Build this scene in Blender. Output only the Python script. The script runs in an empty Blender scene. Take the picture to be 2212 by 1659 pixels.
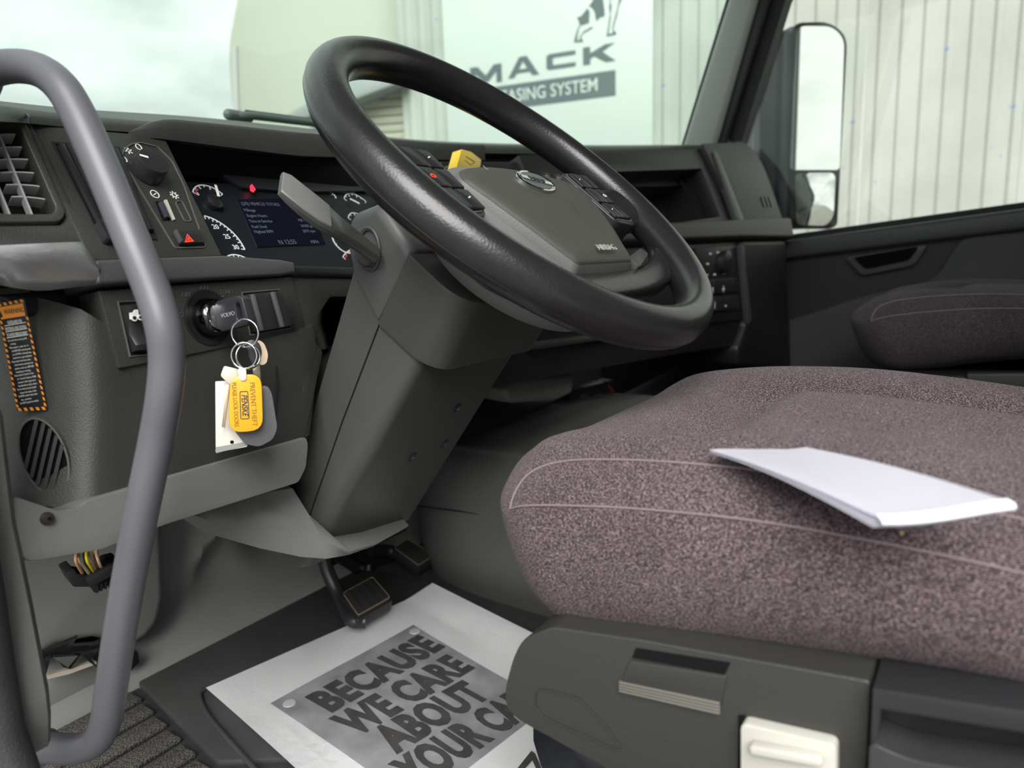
import bpy, bmesh, math, random
from mathutils import Vector, Matrix
V = Vector
random.seed(7)
SC = bpy.context.scene
COL = SC.collection
# ------------------------------------------------------------------ camera (door side of a truck cab)
# world: X = towards the passenger side, Y = towards the windscreen, Z = up, cab floor at z = 0
FPX, CX, CY = 1550.0, 1106.0, 829.5
EYE = V((-0.63, 0.0, 0.59))
_a, _p, _r = math.radians(34.0), math.radians(10.0), math.radians(1.9)
FWD = V((math.cos(_a)*math.cos(_p), math.sin(_a)*math.cos(_p), -math.sin(_p)))
_rt = V((math.sin(_a), -math.cos(_a), 0.0)); _up = _rt.cross(FWD)
RGT = _rt*math.cos(_r) - _up*math.sin(_r); UPV = _up*math.cos(_r) + _rt*math.sin(_r)
cam = bpy.data.cameras.new('camera'); camo = bpy.data.objects.new('camera', cam); COL.objects.link(camo)
cam.sensor_width = 36.0; cam.lens = FPX/2212.0*36.0
cam.clip_start = 0.02; cam.clip_end = 500
m3 = Matrix((RGT, UPV, -FWD)).transposed()
camo.matrix_world = Matrix.Translation(EYE) @ m3.to_4x4()
cam.dof.use_dof = True; cam.dof.focus_distance = 0.72; cam.dof.aperture_fstop = 5.6
SC.camera = camo
# ------------------------------------------------------------------ sky: bright broken overcast
SKY_STRENGTH = 1.08
w = bpy.data.worlds.new('overcast_sky'); SC.world = w; w.use_nodes = True
nt = w.node_tree; nt.nodes.clear()
_o = nt.nodes.new('ShaderNodeOutputWorld'); _b = nt.nodes.new('ShaderNodeBackground')
_tc = nt.nodes.new('ShaderNodeTexCoord'); _mp = nt.nodes.new('ShaderNodeMapping'); _mp.inputs['Scale'].default_value = (1.6, 1.6, 3.6)
_mp.inputs['Location'].default_value = (0.35, 0.2, 0.1)
_n = nt.nodes.new('ShaderNodeTexNoise'); _n.inputs['Scale'].default_value = 1.7; _n.inputs['Detail'].default_value = 6; _n.inputs['Roughness'].default_value = 0.55
_cr = nt.nodes.new('ShaderNodeValToRGB')
_cr.color_ramp.elements[0].position = 0.36; _cr.color_ramp.elements[0].color = (0.43, 0.45, 0.47, 1)
_cr.color_ramp.elements[1].position = 0.66; _cr.color_ramp.elements[1].color = (0.90, 0.90, 0.90, 1)
nt.links.new(_tc.outputs['Generated'], _mp.inputs[0]); nt.links.new(_mp.outputs[0], _n.inputs[0])
nt.links.new(_n.outputs[0], _cr.inputs[0]); nt.links.new(_cr.outputs[0], _b.inputs[0]); nt.links.new(_b.outputs[0], _o.inputs[0])
_b.inputs[1].default_value = SKY_STRENGTH
# a weak, very soft sun behind the cloud, from the open-door side
_s = bpy.data.lights.new('veiled_sun', 'SUN'); _so = bpy.data.objects.new('veiled_sun', _s); COL.objects.link(_so)
_s.energy = 4.4; _s.angle = math.radians(45); _s.color = (1.0, 0.98, 0.95)
_so.rotation_euler = V((-0.62, -0.41, 0.68)).to_track_quat('Z', 'Y').to_euler()
SC.view_settings.view_transform = 'Standard'; SC.view_settings.look = 'None'
SC.view_settings.exposure = 0.52; SC.view_settings.gamma = 1.0; SC.view_settings.use_curve_mapping = False

# ------------------------------------------------------------------ measuring helpers
def ray(px, py): return FWD + RGT*((px-CX)/FPX) - UPV*((py-CY)/FPX)
def at(px, py, x=None, y=None, z=None):
    d = ray(px, py)
    if x is not None: t = (x-EYE.x)/d.x
    elif y is not None: t = (y-EYE.y)/d.y
    else: t = (z-EYE.z)/d.z
    return EYE + d*t
class Frame:
    """a plane with origin o, axes u (right), v (up), n (towards the viewer's side)"""
    def __init__(s, o, u, v):
        s.o = V(o); s.u = V(u).normalized(); n = s.u.cross(V(v)); s.n = n.normalized(); s.v = s.n.cross(s.u).normalized()
    def w(s, a, b, d=0.0): return s.o + s.u*a + s.v*b + s.n*d
    def px(s, px, py, d=0.0):
        r = ray(px, py); o = s.o + s.n*d
        p = EYE + r*((o-EYE).dot(s.n)/r.dot(s.n)) - o
        return (p.dot(s.u), p.dot(s.v))
    def pp(s, pts, d=0.0): return [s.px(x, y, d) for x, y in pts]
    def off(s, d): return Frame(s.o+s.n*d, s.u, s.v)
    def mat(s, a=0, b=0, d=0, rot=0.0):
        c, q = math.cos(rot), math.sin(rot)
        u = s.u*c + s.v*q; v = s.v*c - s.u*q
        return Matrix.Translation(s.w(a, b, d)) @ Matrix((u, v, s.n)).transposed().to_4x4()
# ------------------------------------------------------------------ materials
MATS = {}
def nodes(name):
    m = bpy.data.materials.new(name); m.use_nodes = True
    t = m.node_tree; b = t.nodes['Principled BSDF']
    return m, t, b
def pm(name, col, rough=0.5, metal=0.0, bump=0.0, bscale=400.0, spec=0.5, emit=None, estr=0.0, coat=0.0, var=0.0, vscale=6.0, sheen=0.0, bdist=0.001, vstretch=(1,1,1)):
    """plain procedural surface: colour with faint wear variation and fine grain relief"""
    if name in MATS: return MATS[name]
    m, t, b = nodes(name)
    c = (col[0], col[1], col[2], 1)
    b.inputs['Base Color'].default_value = c; b.inputs['Roughness'].default_value = rough; b.inputs['Metallic'].default_value = metal
    b.inputs['Specular IOR Level'].default_value = spec
    if coat: b.inputs['Coat Weight'].default_value = coat; b.inputs['Coat Roughness'].default_value = 0.1
    if sheen: b.inputs['Sheen Weight'].default_value = sheen; b.inputs['Sheen Roughness'].default_value = 0.5
    if emit: b.inputs['Emission Color'].default_value = (*emit, 1); b.inputs['Emission Strength'].default_value = estr
    tc = t.nodes.new('ShaderNodeTexCoord')
    if var:
        mp = t.nodes.new('ShaderNodeMapping'); mp.inputs['Scale'].default_value = vstretch
        t.links.new(tc.outputs['Object'], mp.inputs[0])
        n = t.nodes.new('ShaderNodeTexNoise'); n.inputs['Scale'].default_value = vscale; n.inputs['Detail'].default_value = 5
        r = t.nodes.new('ShaderNodeValToRGB')
        r.color_ramp.elements[0].position = 0.3; r.color_ramp.elements[1].position = 0.7
        r.color_ramp.elements[0].color = tuple(v*(1-var) for v in col)+(1,); r.color_ramp.elements[1].color = tuple(min(1, v*(1+var)) for v in col)+(1,)
        t.links.new(mp.outputs[0], n.inputs['Vector']); t.links.new(n.outputs[0], r.inputs[0]); t.links.new(r.outputs[0], b.inputs['Base Color'])
    if bump:
        n2 = t.nodes.new('ShaderNodeTexNoise'); n2.inputs['Scale'].default_value = bscale; n2.inputs['Detail'].default_value = 2
        bp = t.nodes.new('ShaderNodeBump'); bp.inputs['Strength'].default_value = bump; bp.inputs['Distance'].default_value = bdist
        t.links.new(tc.outputs['Object'], n2.inputs['Vector']); t.links.new(n2.outputs[0], bp.inputs['Height']); t.links.new(bp.outputs[0], b.inputs['Normal'])
    MATS[name] = m
    return m
DARK = pm('dark_grained_plastic', (0.032, 0.033, 0.029), 0.48, bump=0.35, bscale=900, var=0.12, vscale=9)
DARK2 = pm('shaded_grained_plastic', (0.010, 0.0105, 0.0105), 0.46, bump=0.3, bscale=900, var=0.1)  # darker copy of the dash plastic; passenger-side shade is put into its colour
PAD = pm('dash_pad_vinyl', (0.036, 0.039, 0.036), 0.46, bump=0.4, bscale=700, var=0.08)
MID = pm('column_plastic', (0.060, 0.061, 0.057), 0.42, bump=0.12, bscale=1200, var=0.06)
HUBG = pm('wheel_back_plastic', (0.15, 0.152, 0.15), 0.5, bump=0.2, bscale=1000)
LIGHT = pm('light_grey_plastic', (0.150, 0.154, 0.144), 0.46, bump=0.25, bscale=900, var=0.07, vscale=7)
KICK = pm('kick_panel_plastic', (0.160, 0.165, 0.152), 0.55, bump=0.2, bscale=900, var=0.08, vscale=5)
FIRE = pm('firewall_liner', (0.17, 0.175, 0.165), 0.6, bump=0.2, bscale=500, var=0.12, vscale=5)
TUNNEL = pm('engine_cover_plastic', (0.095, 0.10, 0.093), 0.5, bump=0.2, bscale=800, var=0.06)
BLACK = pm('black_plastic', (0.012, 0.012, 0.013), 0.4)
SATIN = pm('satin_black_plastic', (0.020, 0.020, 0.022), 0.35, bump=0.1, bscale=1500)
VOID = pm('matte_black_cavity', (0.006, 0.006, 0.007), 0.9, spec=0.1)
RUBBER = pm('black_rubber', (0.022, 0.022, 0.023), 0.65, bump=0.5, bscale=500, var=0.2, vscale=20)
LINER = pm('floor_liner_rubber', (0.034, 0.034, 0.034), 0.62, bump=0.3, bscale=350, var=0.25, vscale=7)
LEATHER = pm('wheel_rim_skin', (0.015, 0.0145, 0.0155), 0.27, bump=0.35, bscale=520, var=0.15, vscale=30, bdist=0.0006)
TUBE = pm('grey_painted_tube', (0.098, 0.100, 0.113), 0.40, bump=0.05, bscale=900, var=0.05)
SILV = pm('silver_bezel', (0.30, 0.30, 0.30), 0.32, metal=0.6)
CHROME = pm('chrome', (0.80, 0.80, 0.80), 0.12, metal=1.0)
STEEL = pm('key_steel', (0.62, 0.60, 0.55), 0.28, metal=1.0)
WHITE = pm('white_print', (0.80, 0.80, 0.77), 0.5)
PRINT = pm('grey_print', (0.30, 0.30, 0.29), 0.5)
DIMPRINT = pm('faint_print', (0.09, 0.09, 0.086), 0.5)
YELLOW = pm('yellow_plastic', (0.90, 0.44, 0.012), 0.35, coat=0.3)
YELL2 = pm('yellow_knob', (0.85, 0.58, 0.02), 0.4)
ORANGE = pm('orange_label', (0.95, 0.33, 0.02), 0.45)
LBLACK = pm('label_black', (0.010, 0.010, 0.011), 0.35)
REDP = pm('red_print', (0.75, 0.04, 0.02), 0.45, emit=(1.0, 0.10, 0.04), estr=0.25)
CREAM = pm('cream_plastic', (0.46, 0.45, 0.40), 0.45, bump=0.1, var=0.05)
FOB = pm('grey_fob', (0.10, 0.10, 0.105), 0.5, bump=0.2)
PAPER = pm('white_paper', (0.80, 0.80, 0.86), 0.8, spec=0.2, bump=0.1, bscale=60, bdist=0.002)
MATP = pm('floor_mat_paper', (0.90, 0.905, 0.915), 0.85, spec=0.2, bump=0.3, bscale=220, var=0.03, vscale=12)
PILLAR = pm('pillar_trim', (0.55, 0.56, 0.53), 0.55, bump=0.2)
HEAD = pm('headliner', (0.13, 0.13, 0.125), 0.9)
# ------------------------------------------------------------------ object helpers
def empty(name, loc, label=None, cat=None, group=None):
    o = bpy.data.objects.new(name, None); o.location = V(loc); o.empty_display_size = 0.05; COL.objects.link(o)
    tag(o, label, cat, group); return o
def tag(o, label=None, cat=None, group=None, kind=None):
    if label: o['label'] = label
    if cat: o['category'] = cat
    if group: o['group'] = group
    if kind: o['kind'] = kind
    return o
ABSM = {}
def absmat(o):
    m = Matrix.LocRotScale(o.location, o.rotation_euler, o.scale)
    return (absmat(o.parent) @ o.matrix_parent_inverse @ m) if o.parent else m
def finish(name, me, mat, parent=None, smooth=True, ang=38.0, sub=0):
    if isinstance(mat, (list, tuple)):
        for m in mat: me.materials.append(m)
    elif mat: me.materials.append(mat)
    if smooth:
        for p in me.polygons: p.use_smooth = True
        if ang: me.set_sharp_from_angle(angle=math.radians(ang))
    o = bpy.data.objects.new(name, me); COL.objects.link(o)
    if len(me.vertices):                                    # origin at the piece's own centre
        lo = V((min(v.co[i] for v in me.vertices) for i in range(3))); hi = V((max(v.co[i] for v in me.vertices) for i in range(3)))
        c = (lo+hi)/2; me.transform(Matrix.Translation(-c)); o.location = c
    if parent:
        o.parent = parent; o.matrix_parent_inverse = absmat(parent).inverted()
    if sub:
        s = o.modifiers.new('sub', 'SUBSURF'); s.levels = sub; s.render_levels = sub
    return o
def from_bm(name, bm, mat, parent=None, smooth=True, ang=38.0, sub=0, recalc=True):
    if recalc: bmesh.ops.recalc_face_normals(bm, faces=bm.faces)
    me = bpy.data.meshes.new(name); bm.to_mesh(me); bm.free()
    return finish(name, me, mat, parent, smooth, ang, sub)
def bevel(bm, wd, seg=2, ang=25.0):
    if wd <= 0: return
    es = [e for e in bm.edges if len(e.link_faces) == 2 and e.calc_face_angle(0) > math.radians(ang)]
    if es: bmesh.ops.bevel(bm, geom=es, offset=wd, segments=seg, profile=0.5, affect='EDGES', clamp_overlap=True)
def prism_bm(fr, uv, d0, d1, bv=0.0, seg=2, bm=None, taper=0.0, hole=None):
    bm = bm or bmesh.new()
    n = len(uv); cu = sum(p[0] for p in uv)/n; cv = sum(p[1] for p in uv)/n
    a = [bm.verts.new(fr.w(p[0], p[1], d0)) for p in uv]
    k = 1.0-taper
    b = [bm.verts.new(fr.w(cu+(p[0]-cu)*k, cv+(p[1]-cv)*k, d1)) for p in uv]
    fs = [bm.faces.new(b)]
    bm.faces.new(list(reversed(a)))
    for i in range(n): bm.faces.new((a[i], a[(i+1) % n], b[(i+1) % n], b[i]))
    bm.normal_update()
    bevel(bm, bv, seg)
    return bm
def prism(name, fr, uv, d0, d1, mat, parent=None, bv=0.0, seg=2, taper=0.0, smooth=True, ang=38.0):
    return from_bm(name, prism_bm(fr, uv, d0, d1, bv, seg, taper=taper), mat, parent, smooth, ang)
def rnd(uv, r, seg=4):
    """round the corners of a 2-D polygon; r a number or one per corner"""
    out = []; n = len(uv)
    for i in range(n):
        p = V(uv[i]).to_2d() if len(uv[i]) > 2 else V((uv[i][0], uv[i][1])); a = V(uv[i-1][:2]); b = V(uv[(i+1) % n][:2])
        rr = r[i] if isinstance(r, (list, tuple)) else r
        da, db = a-p, b-p
        rr = min(rr, da.length*0.49, db.length*0.49)
        if rr <= 1e-6: out.append((p.x, p.y)); continue
        p0 = p+da.normalized()*rr; p1 = p+db.normalized()*rr
        for k in range(seg+1):
            t = k/seg; q = p0*((1-t)**2)+p*(2*t*(1-t))+p1*(t*t); out.append((q.x, q.y))
    return out
def ell(cu, cv, ru, rv, n=32, rot=0.0):
    out = []
    for i in range(n):
        t = 2*math.pi*i/n; a, b = ru*math.cos(t), rv*math.sin(t)
        out.append((cu+a*math.cos(rot)-b*math.sin(rot), cv+a*math.sin(rot)+b*math.cos(rot)))
    return out
def rect(cu, cv, w, h, r=0.0, rot=0.0, seg=4):
    p = [(-w/2, -h/2), (w/2, -h/2), (w/2, h/2), (-w/2, h/2)]
    c, s = math.cos(rot), math.sin(rot)
    p = [(cu+a*c-b*s, cv+a*s+b*c) for a, b in p]
    return rnd(p, r, seg) if r else p
def spline(pts, n=8, closed=False):
    """Catmull-Rom through points"""
    P = [V(p) for p in pts]; N = len(P); out = []
    rng = range(N) if closed else range(N-1)
    for i in rng:
        p0 = P[(i-1) % N] if closed or i > 0 else P[0]*2-P[1]
        p1 = P[i]; p2 = P[(i+1) % N]
        p3 = P[(i+2) % N] if closed or i+2 < N else P[-1]*2-P[-2]
        for k in range(n):
            t = k/n; out.append(0.5*((2*p1)+(p2-p0)*t+(2*p0-5*p1+4*p2-p3)*t*t+(3*p1-p0-3*p2+p3)*t*t*t))
    if not closed: out.append(P[-1])
    return out
def loft_bm(rings, closed_ring=True, caps=True, closed_path=False, bm=None):
    bm = bm or bmesh.new()
    R = [[bm.verts.new(p) for p in r] for r in rings]
    n = len(R[0]); m = len(R)
    for i in range(m if closed_path else m-1):
        a, b = R[i], R[(i+1) % m]
        for k in range(n if closed_ring else n-1):
            bm.faces.new((a[k], a[(k+1) % n], b[(k+1) % n], b[k]))
    if caps and closed_ring and not closed_path:
        bm.faces.new(list(reversed(R[0]))); bm.faces.new(R[-1])
    return bm
def loft(name, rings, mat, parent=None, closed_ring=True, caps=True, closed_path=False, sub=0, ang=38.0, bv=0, seg=2):
    bm = loft_bm(rings, closed_ring, caps, closed_path)
    bmesh.ops.recalc_face_normals(bm, faces=bm.faces)
    if bv: bevel(bm, bv, seg)
    return from_bm(name, bm, mat, parent, True, ang, sub)
def tube_bm(path, r, seg=12, closed=False, bm=None, flat=1.0):
    P = [V(p) for p in path]; N = len(P); rings = []
    t0 = (P[1]-P[0]).normalized(); ref = V((0, 0, 1)) if abs(t0.z) < 0.9 else V((1, 0, 0))
    nrm = (ref-t0*ref.dot(t0)).normalized()
    for i in range(N):
        if closed: t = (P[(i+1) % N]-P[i-1]).normalized()
        else: t = (P[min(i+1, N-1)]-P[max(i-1, 0)]).normalized()
        nrm = (nrm-t*nrm.dot(t)).normalized(); b = t.cross(nrm)
        rr = r[i] if isinstance(r, (list, tuple)) else r
        rings.append([P[i]+(nrm*math.cos(2*math.pi*k/seg)+b*math.sin(2*math.pi*k/seg)*flat)*rr for k in range(seg)])
    return loft_bm(rings, True, not closed, closed, bm)
def tube(name, path, r, mat, parent=None, seg=12, closed=False, flat=1.0):
    return from_bm(name, tube_bm(path, r, seg, closed, flat=flat), mat, parent, True, 50)
def lathe(name, fr, c, prof, mat, parent=None, n=40, ang=35.0, sq=1.0):
    """prof: (radius, depth) pairs about frame normal at uv c"""
    rings = [[fr.w(c[0]+r*math.cos(2*math.pi*k/n), c[1]+r*sq*math.sin(2*math.pi*k/n), d) for k in range(n)] for r, d in prof]
    return loft(name, rings, mat, parent, ang=ang)
def box(name, c, s, mat, parent=None, bv=0.0, seg=2, rot=None):
    bm = bmesh.new(); bmesh.ops.create_cube(bm, size=1.0)
    bmesh.ops.scale(bm, vec=V(s), verts=bm.verts)
    bevel(bm, bv, seg)
    M = Matrix.Translation(V(c))
    if rot is not None: M = M @ rot
    bmesh.ops.transform(bm, matrix=M, verts=bm.verts)
    return from_bm(name, bm, mat, parent)
def strip_bm(fr, uv, wd, d0, d1, closed=False, bm=None):
    """a flat band of width wd following a 2-D line on a frame"""
    bm = bm or bmesh.new(); P = [V(p) for p in uv]; N = len(P); L = []; R = []
    for i in range(N):
        a = P[i-1] if (closed or i > 0) else P[i]; b = P[(i+1) % N] if (closed or i < N-1) else P[i]
        t = (b-a); t = t.normalized() if t.length > 0 else V((1, 0)); nn = V((-t.y, t.x))*wd/2
        L.append(P[i]+nn); R.append(P[i]-nn)
    rings = [[fr.w(l.x, l.y, d0), fr.w(l.x, l.y, d1), fr.w(r.x, r.y, d1), fr.w(r.x, r.y, d0)] for l, r in zip(L, R)]
    return loft_bm(rings, True, not closed, closed, bm)
def strip(name, fr, uv, wd, d0, d1, mat, parent=None, closed=False):
    return from_bm(name, strip_bm(fr, uv, wd, d0, d1, closed), mat, parent, False)
def text(name, s, fr, a, b, size, mat, parent=None, d=0.0, ext=0.0002, bold=0.0, sx=1.0, rot=0.0, align='CENTER', sp=1.0, shear=0.0, maxw=None):
    cu = bpy.data.curves.new('txt', 'FONT'); cu.body = s; cu.size = size; cu.extrude = ext; cu.offset = bold*size
    cu.align_x = align; cu.align_y = 'CENTER'; cu.resolution_u = 3; cu.space_character = sp; cu.shear = shear; cu.space_line = 1.0
    o = bpy.data.objects.new('txt', cu)
    me = bpy.data.meshes.new_from_object(o)
    bpy.data.objects.remove(o); bpy.data.curves.remove(cu)
    if maxw:
        w_ = max(v.co.x for v in me.vertices)-min(v.co.x for v in me.vertices); sx = min(sx, maxw/w_)
    me.transform(fr.mat(a, b, d, rot) @ Matrix.Diagonal((sx, 1, 1, 1)))
    return finish(name, me, mat, parent, False)
def join(name, bms_mat, parent=None): pass
def circle3(p1, p2, p3):
    (ax, ay), (bx, by), (cx, cy) = p1, p2, p3
    d = 2*(ax*(by-cy)+bx*(cy-ay)+cx*(ay-by))
    ux = ((ax*ax+ay*ay)*(by-cy)+(bx*bx+by*by)*(cy-ay)+(cx*cx+cy*cy)*(ay-by))/d
    uy = ((ax*ax+ay*ay)*(cx-bx)+(bx*bx+by*by)*(ax-cx)+(cx*cx+cy*cy)*(bx-ax))/d
    return ux, uy, math.hypot(ax-ux, ay-uy)
def arc_pts(c, r, a0, a1, n=24): return [(c[0]+r*math.cos(a0+(a1-a0)*i/n), c[1]+r*math.sin(a0+(a1-a0)*i/n)) for i in range(n+1)]

# ================================================================== THE YARD OUTSIDE
def grid_plane(name, x0, x1, y0, y1, z, mat):
    bm = bmesh.new()
    bm.faces.new([bm.verts.new(p) for p in ((x0, y0, z), (x1, y0, z), (x1, y1, z), (x0, y1, z))])
    return from_bm(name, bm, mat, smooth=False)
ASPH = pm('yard_asphalt', (0.19, 0.185, 0.17), 0.9, bump=0.6, bscale=60, var=0.25, vscale=1.5, bdist=0.01)
tag(grid_plane('ground', -60, 60, -60, 60, -1.25, ASPH), kind='structure')
# building wall running alongside the truck, ribbed sheet metal
WN = V((-0.987, -0.163, 0)); WALL = Frame((5.3, 0.0, 0.59), (0.163, -0.987, 0), (0, 0, 1))
def wall_mat(name, c0, c1, specks):
    if name in MATS: return MATS[name]
    m, t, b = nodes(name); b.inputs['Roughness'].default_value = 0.55
    tc = t.nodes.new('ShaderNodeTexCoord')
    n = t.nodes.new('ShaderNodeTexNoise'); n.inputs['Scale'].default_value = 1.6; n.inputs['Detail'].default_value = 4
    r = t.nodes.new('ShaderNodeValToRGB'); r.color_ramp.elements[0].position = .35; r.color_ramp.elements[1].position = .65
    r.color_ramp.elements[0].color = (*c0, 1); r.color_ramp.elements[1].color = (*c1, 1)
    t.links.new(tc.outputs['Object'], n.inputs['Vector']); t.links.new(n.outputs[0], r.inputs[0])
    if specks:
        n2 = t.nodes.new('ShaderNodeTexNoise'); n2.inputs['Scale'].default_value = 15.0; n2.inputs['Detail'].default_value = 3
        r2 = t.nodes.new('ShaderNodeValToRGB'); r2.color_ramp.elements[0].position = .70; r2.color_ramp.elements[1].position = .73
        r2.color_ramp.elements[0].color = (0, 0, 0, 1); r2.color_ramp.elements[1].color = (1, 1, 1, 1)
        mx = t.nodes.new('ShaderNodeMix'); mx.data_type = 'RGBA'; mx.inputs[7].default_value = (0.12, 0.22, 0.5, 1)
        t.links.new(tc.outputs['Object'], n2.inputs['Vector']); t.links.new(n2.outputs[0], r2.inputs[0])
        t.links.new(r2.outputs[0], mx.inputs[0]); t.links.new(r.outputs[0], mx.inputs[6]); t.links.new(mx.outputs[2], b.inputs['Base Color'])
    else: t.links.new(r.outputs[0], b.inputs['Base Color'])
    MATS[name] = m; return m
SHEET = wall_mat('ribbed_sheet_paint', (0.33, 0.345, 0.32), (0.40, 0.415, 0.385), True)
bw = empty('building', WALL.w(0, 0, -0.1) - V((0, 0, 1.84)), 'long off-white ribbed metal building wall beyond the passenger window', 'building')
uL = WALL.px(868, 200)[0]; uR = 8.0; pitch = 0.135; per = 7
nsheet = int((uR-uL)/(pitch*per))+1
for i in range(nsheet):
    a0 = uL+i*pitch*per
    prof = []
    for k in range(per):
        b0 = a0+k*pitch
        prof += [(b0, 0.0), (b0+pitch*0.46, 0.0), (b0+pitch*0.60, 0.014), (b0+pitch*0.82, 0.014), (b0+pitch*0.96, 0.0)]
    rings = []
    for z in (-1.84, 5.5):
        rings.append([WALL.w(a, z, d) for a, d in prof] + [WALL.w(prof[-1][0], z, -0.02), WALL.w(prof[0][0], z, -0.02)])
    loft('corrugated_sheet', rings, SHEET, bw, ang=20)
# rectangular sign on the wall
SGN = WALL.off(0.04)
sr = empty('sign', SGN.w(0.5*(SGN.px(962, 200)[0]+SGN.px(1410, 200)[0]), -0.1, 0), 'large white wall sign with grey company lettering and animal emblem', 'sign')
SIGNW = pm('sign_white', (0.52, 0.555, 0.535), 0.4); SIGNG = pm('sign_grey', (0.10, 0.12, 0.13), 0.45)
sl, srr = SGN.px(963, 200)[0], SGN.px(1410, 200)[0]
sb = SGN.px(1180, 345)[1]
prism('board', SGN, [(sl, sb), (srr, sb), (srr, 2.35), (sl, 2.35)], -0.008, 0.0, SIGNW, sr, bv=0.002)
# heavy wide capitals, drawn as outlines in a 1 x 1 cell
GL = {'M': [[(0,0),(.17,0),(.17,.62),(.43,.1),(.57,.1),(.83,.62),(.83,0),(1,0),(1,1),(.76,1),(.5,.46),(.24,1),(0,1)]],
      'A': [[(0,0),(.2,0),(.3,.2),(.7,.2),(.8,0),(1,0),(.62,1),(.38,1)]],
      'C': [[(1,0),(1,.26),(.27,.26),(.22,.32),(.22,.68),(.27,.74),(1,.74),(1,1),(.1,1),(0,.88),(0,.12),(.1,0)]],
      'K': [[(0,0),(.23,0),(.23,.3),(.36,.42),(.72,0),(1.03,0),(.62,.6),(1.0,1),(.70,1),(.23,.62),(.23,1),(0,1)]]}
def letter(ch, px0, px1, pyb, pyt):
    """pixel box of the letter on the sign: left/right x, baseline y at the left, cap y at the left"""
    u0, v0 = SGN.px(px0, pyb); u1 = SGN.px(px1, pyb)[0]; v1 = SGN.px(px0, pyt)[1]
    bm = bmesh.new()
    for g in GL[ch]: prism_bm(SGN, [(u0+(u1-u0)*a, v0+(v1-v0)*b) for a, b in g], 0, 0.004, bm=bm)
    if ch == 'A': pass
    o = from_bm('letter', bm, SIGNG, sr, False)
    if ch == 'A':
        prism('letter_counter', SGN, [(u0+(u1-u0)*a, v0+(v1-v0)*b) for a, b in ((.38, .38), (.62, .38), (.5, .72))], 0.001, 0.0055, SIGNW, o)
letter('M', 1017, 1085, 186, 147); letter('A', 1098, 1165, 170, 127); letter('C', 1181, 1244, 152, 119-1); letter('K', 1260, 1328, 141, 103)
bl, br = SGN.px(1018, 200)[0], SGN.px(1330, 200)[0]
bt = SGN.px(1330, 151)[1]; bb = SGN.px(1330, 206)[1]
bar = prism('name_bar', SGN, [(bl, bb), (br, bb), (br, bt), (bl, bt)], 0, 0.004, SIGNG, sr)
te = SGN.px(1293, 190)[0]
text('lettering', 'LEASING SYSTEM', SGN, te, (bt+bb)/2, (bt-bb)*0.74, SIGNW, bar, d=0.0055, ext=0.001, bold=0.004, sx=0.86, align='RIGHT')
def emb(pts, mat, d=0.004): return prism('emblem_piece', SGN, SGN.pp(pts), 0, d, mat, sr)
q = lambda L: [(1180+x/6.9125, y/6.9125) for x, y in L]
emb(q([(700,-60),(840,-60),(855,20),(870,150),(875,240),(800,260),(755,320),(745,290),(725,180),(690,120),(640,90),(695,15)]), SIGNG)
emb(q([(620,120),(650,180),(640,340),(500,385),(495,330),(460,260),(520,245)]), SIGNG)
emb(q([(480,400),(500,385),(470,520),(460,600),(550,605),(550,625),(415,632),(430,560)]), SIGNG)
emb(q([(680,400),(700,415),(550,500),(520,560),(545,600),(490,610),(515,530),(560,470)]), SIGNG)
emb(q([(955,-60),(985,-60),(960,20),(980,100),(960,230),(940,130)]), SIGNG)
emb(q([(1095,-60),(1150,-60),(1080,110),(1060,230),(1010,400),(1000,440),(1050,490),(1045,515),(900,545),(910,500),(925,400),(950,230),(970,230),(940,440),(930,505),(1000,495),(985,420),(1050,170),(1075,60)]), SIGNG)
# pale tall structure with a curved outer edge further along, a lean-to roof and a roller shutter
FARM = pm('far_pale_panel', (0.36, 0.37, 0.315), 0.6, var=0.05, vscale=0.8)
FW = Frame(WALL.w(uL, 0, 0) + V((-0.4, 2.2, 0)), (0.42, -0.9, 0), (0, 0, 1))
fp = FW.pp([(522, -60), (505, 30), (496, 80), (493, 130), (497, 190), (503, 250), (508, 330), (885, 330), (885, -60)])
fp[6:8] = [(fp[6][0], -1.83), (fp[7][0], -1.83)]
fr_ = empty('trailer', FW.w(0, fp[6][1], -0.2), 'pale beige tall curved-edge body standing beyond the windscreen', 'trailer')
prism('side_panel', FW, fp, -2.2, 0, FARM, fr_, bv=0.02)
prism('corner_strip', FW, FW.pp([(503, 100), (513, 100), (520, 330), (509, 330)]), 0, 0.02, pm('strip_mauve', (0.40, 0.37, 0.38), 0.6), fr_)
FG = FW.off(0.5)
sh = empty('roller_shutter', FG.w(*FG.px(800, 330)), 'beige roller shutter with horizontal slats beside the sign wall', 'shutter')
SLAT = pm('shutter_slat', (0.36, 0.345, 0.275), 0.6)
(c0, c1), (c2, c3) = FG.px(690, 330), FG.px(866, 155)
hh = (c3-c1)/9; c1 = c3-hh*int((c3+1.80)/hh)
for k in range(int((c3+1.80)/hh)):
    prism('slat', FG, [(c0, c1+hh*k), (c2, c1+hh*k), (c2, c1+hh*(k+.9)), (c0, c1+hh*(k+.9))], -0.05, 0, SLAT, sh, bv=0.008)
FA = FW.off(0.75)
AWN = pm('awning_grey', (0.26, 0.28, 0.28), 0.6)
aw = FA.pp([(620, 247), (760, 165), (880, 150), (880, 172), (640, 262)])
ao = prism('lean_to_roof', FA, aw, -0.7, 0, AWN, None, bv=0.01)
tag(ao, 'grey sloping lean-to roof edge above the beige roller shutter', 'roof')

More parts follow.
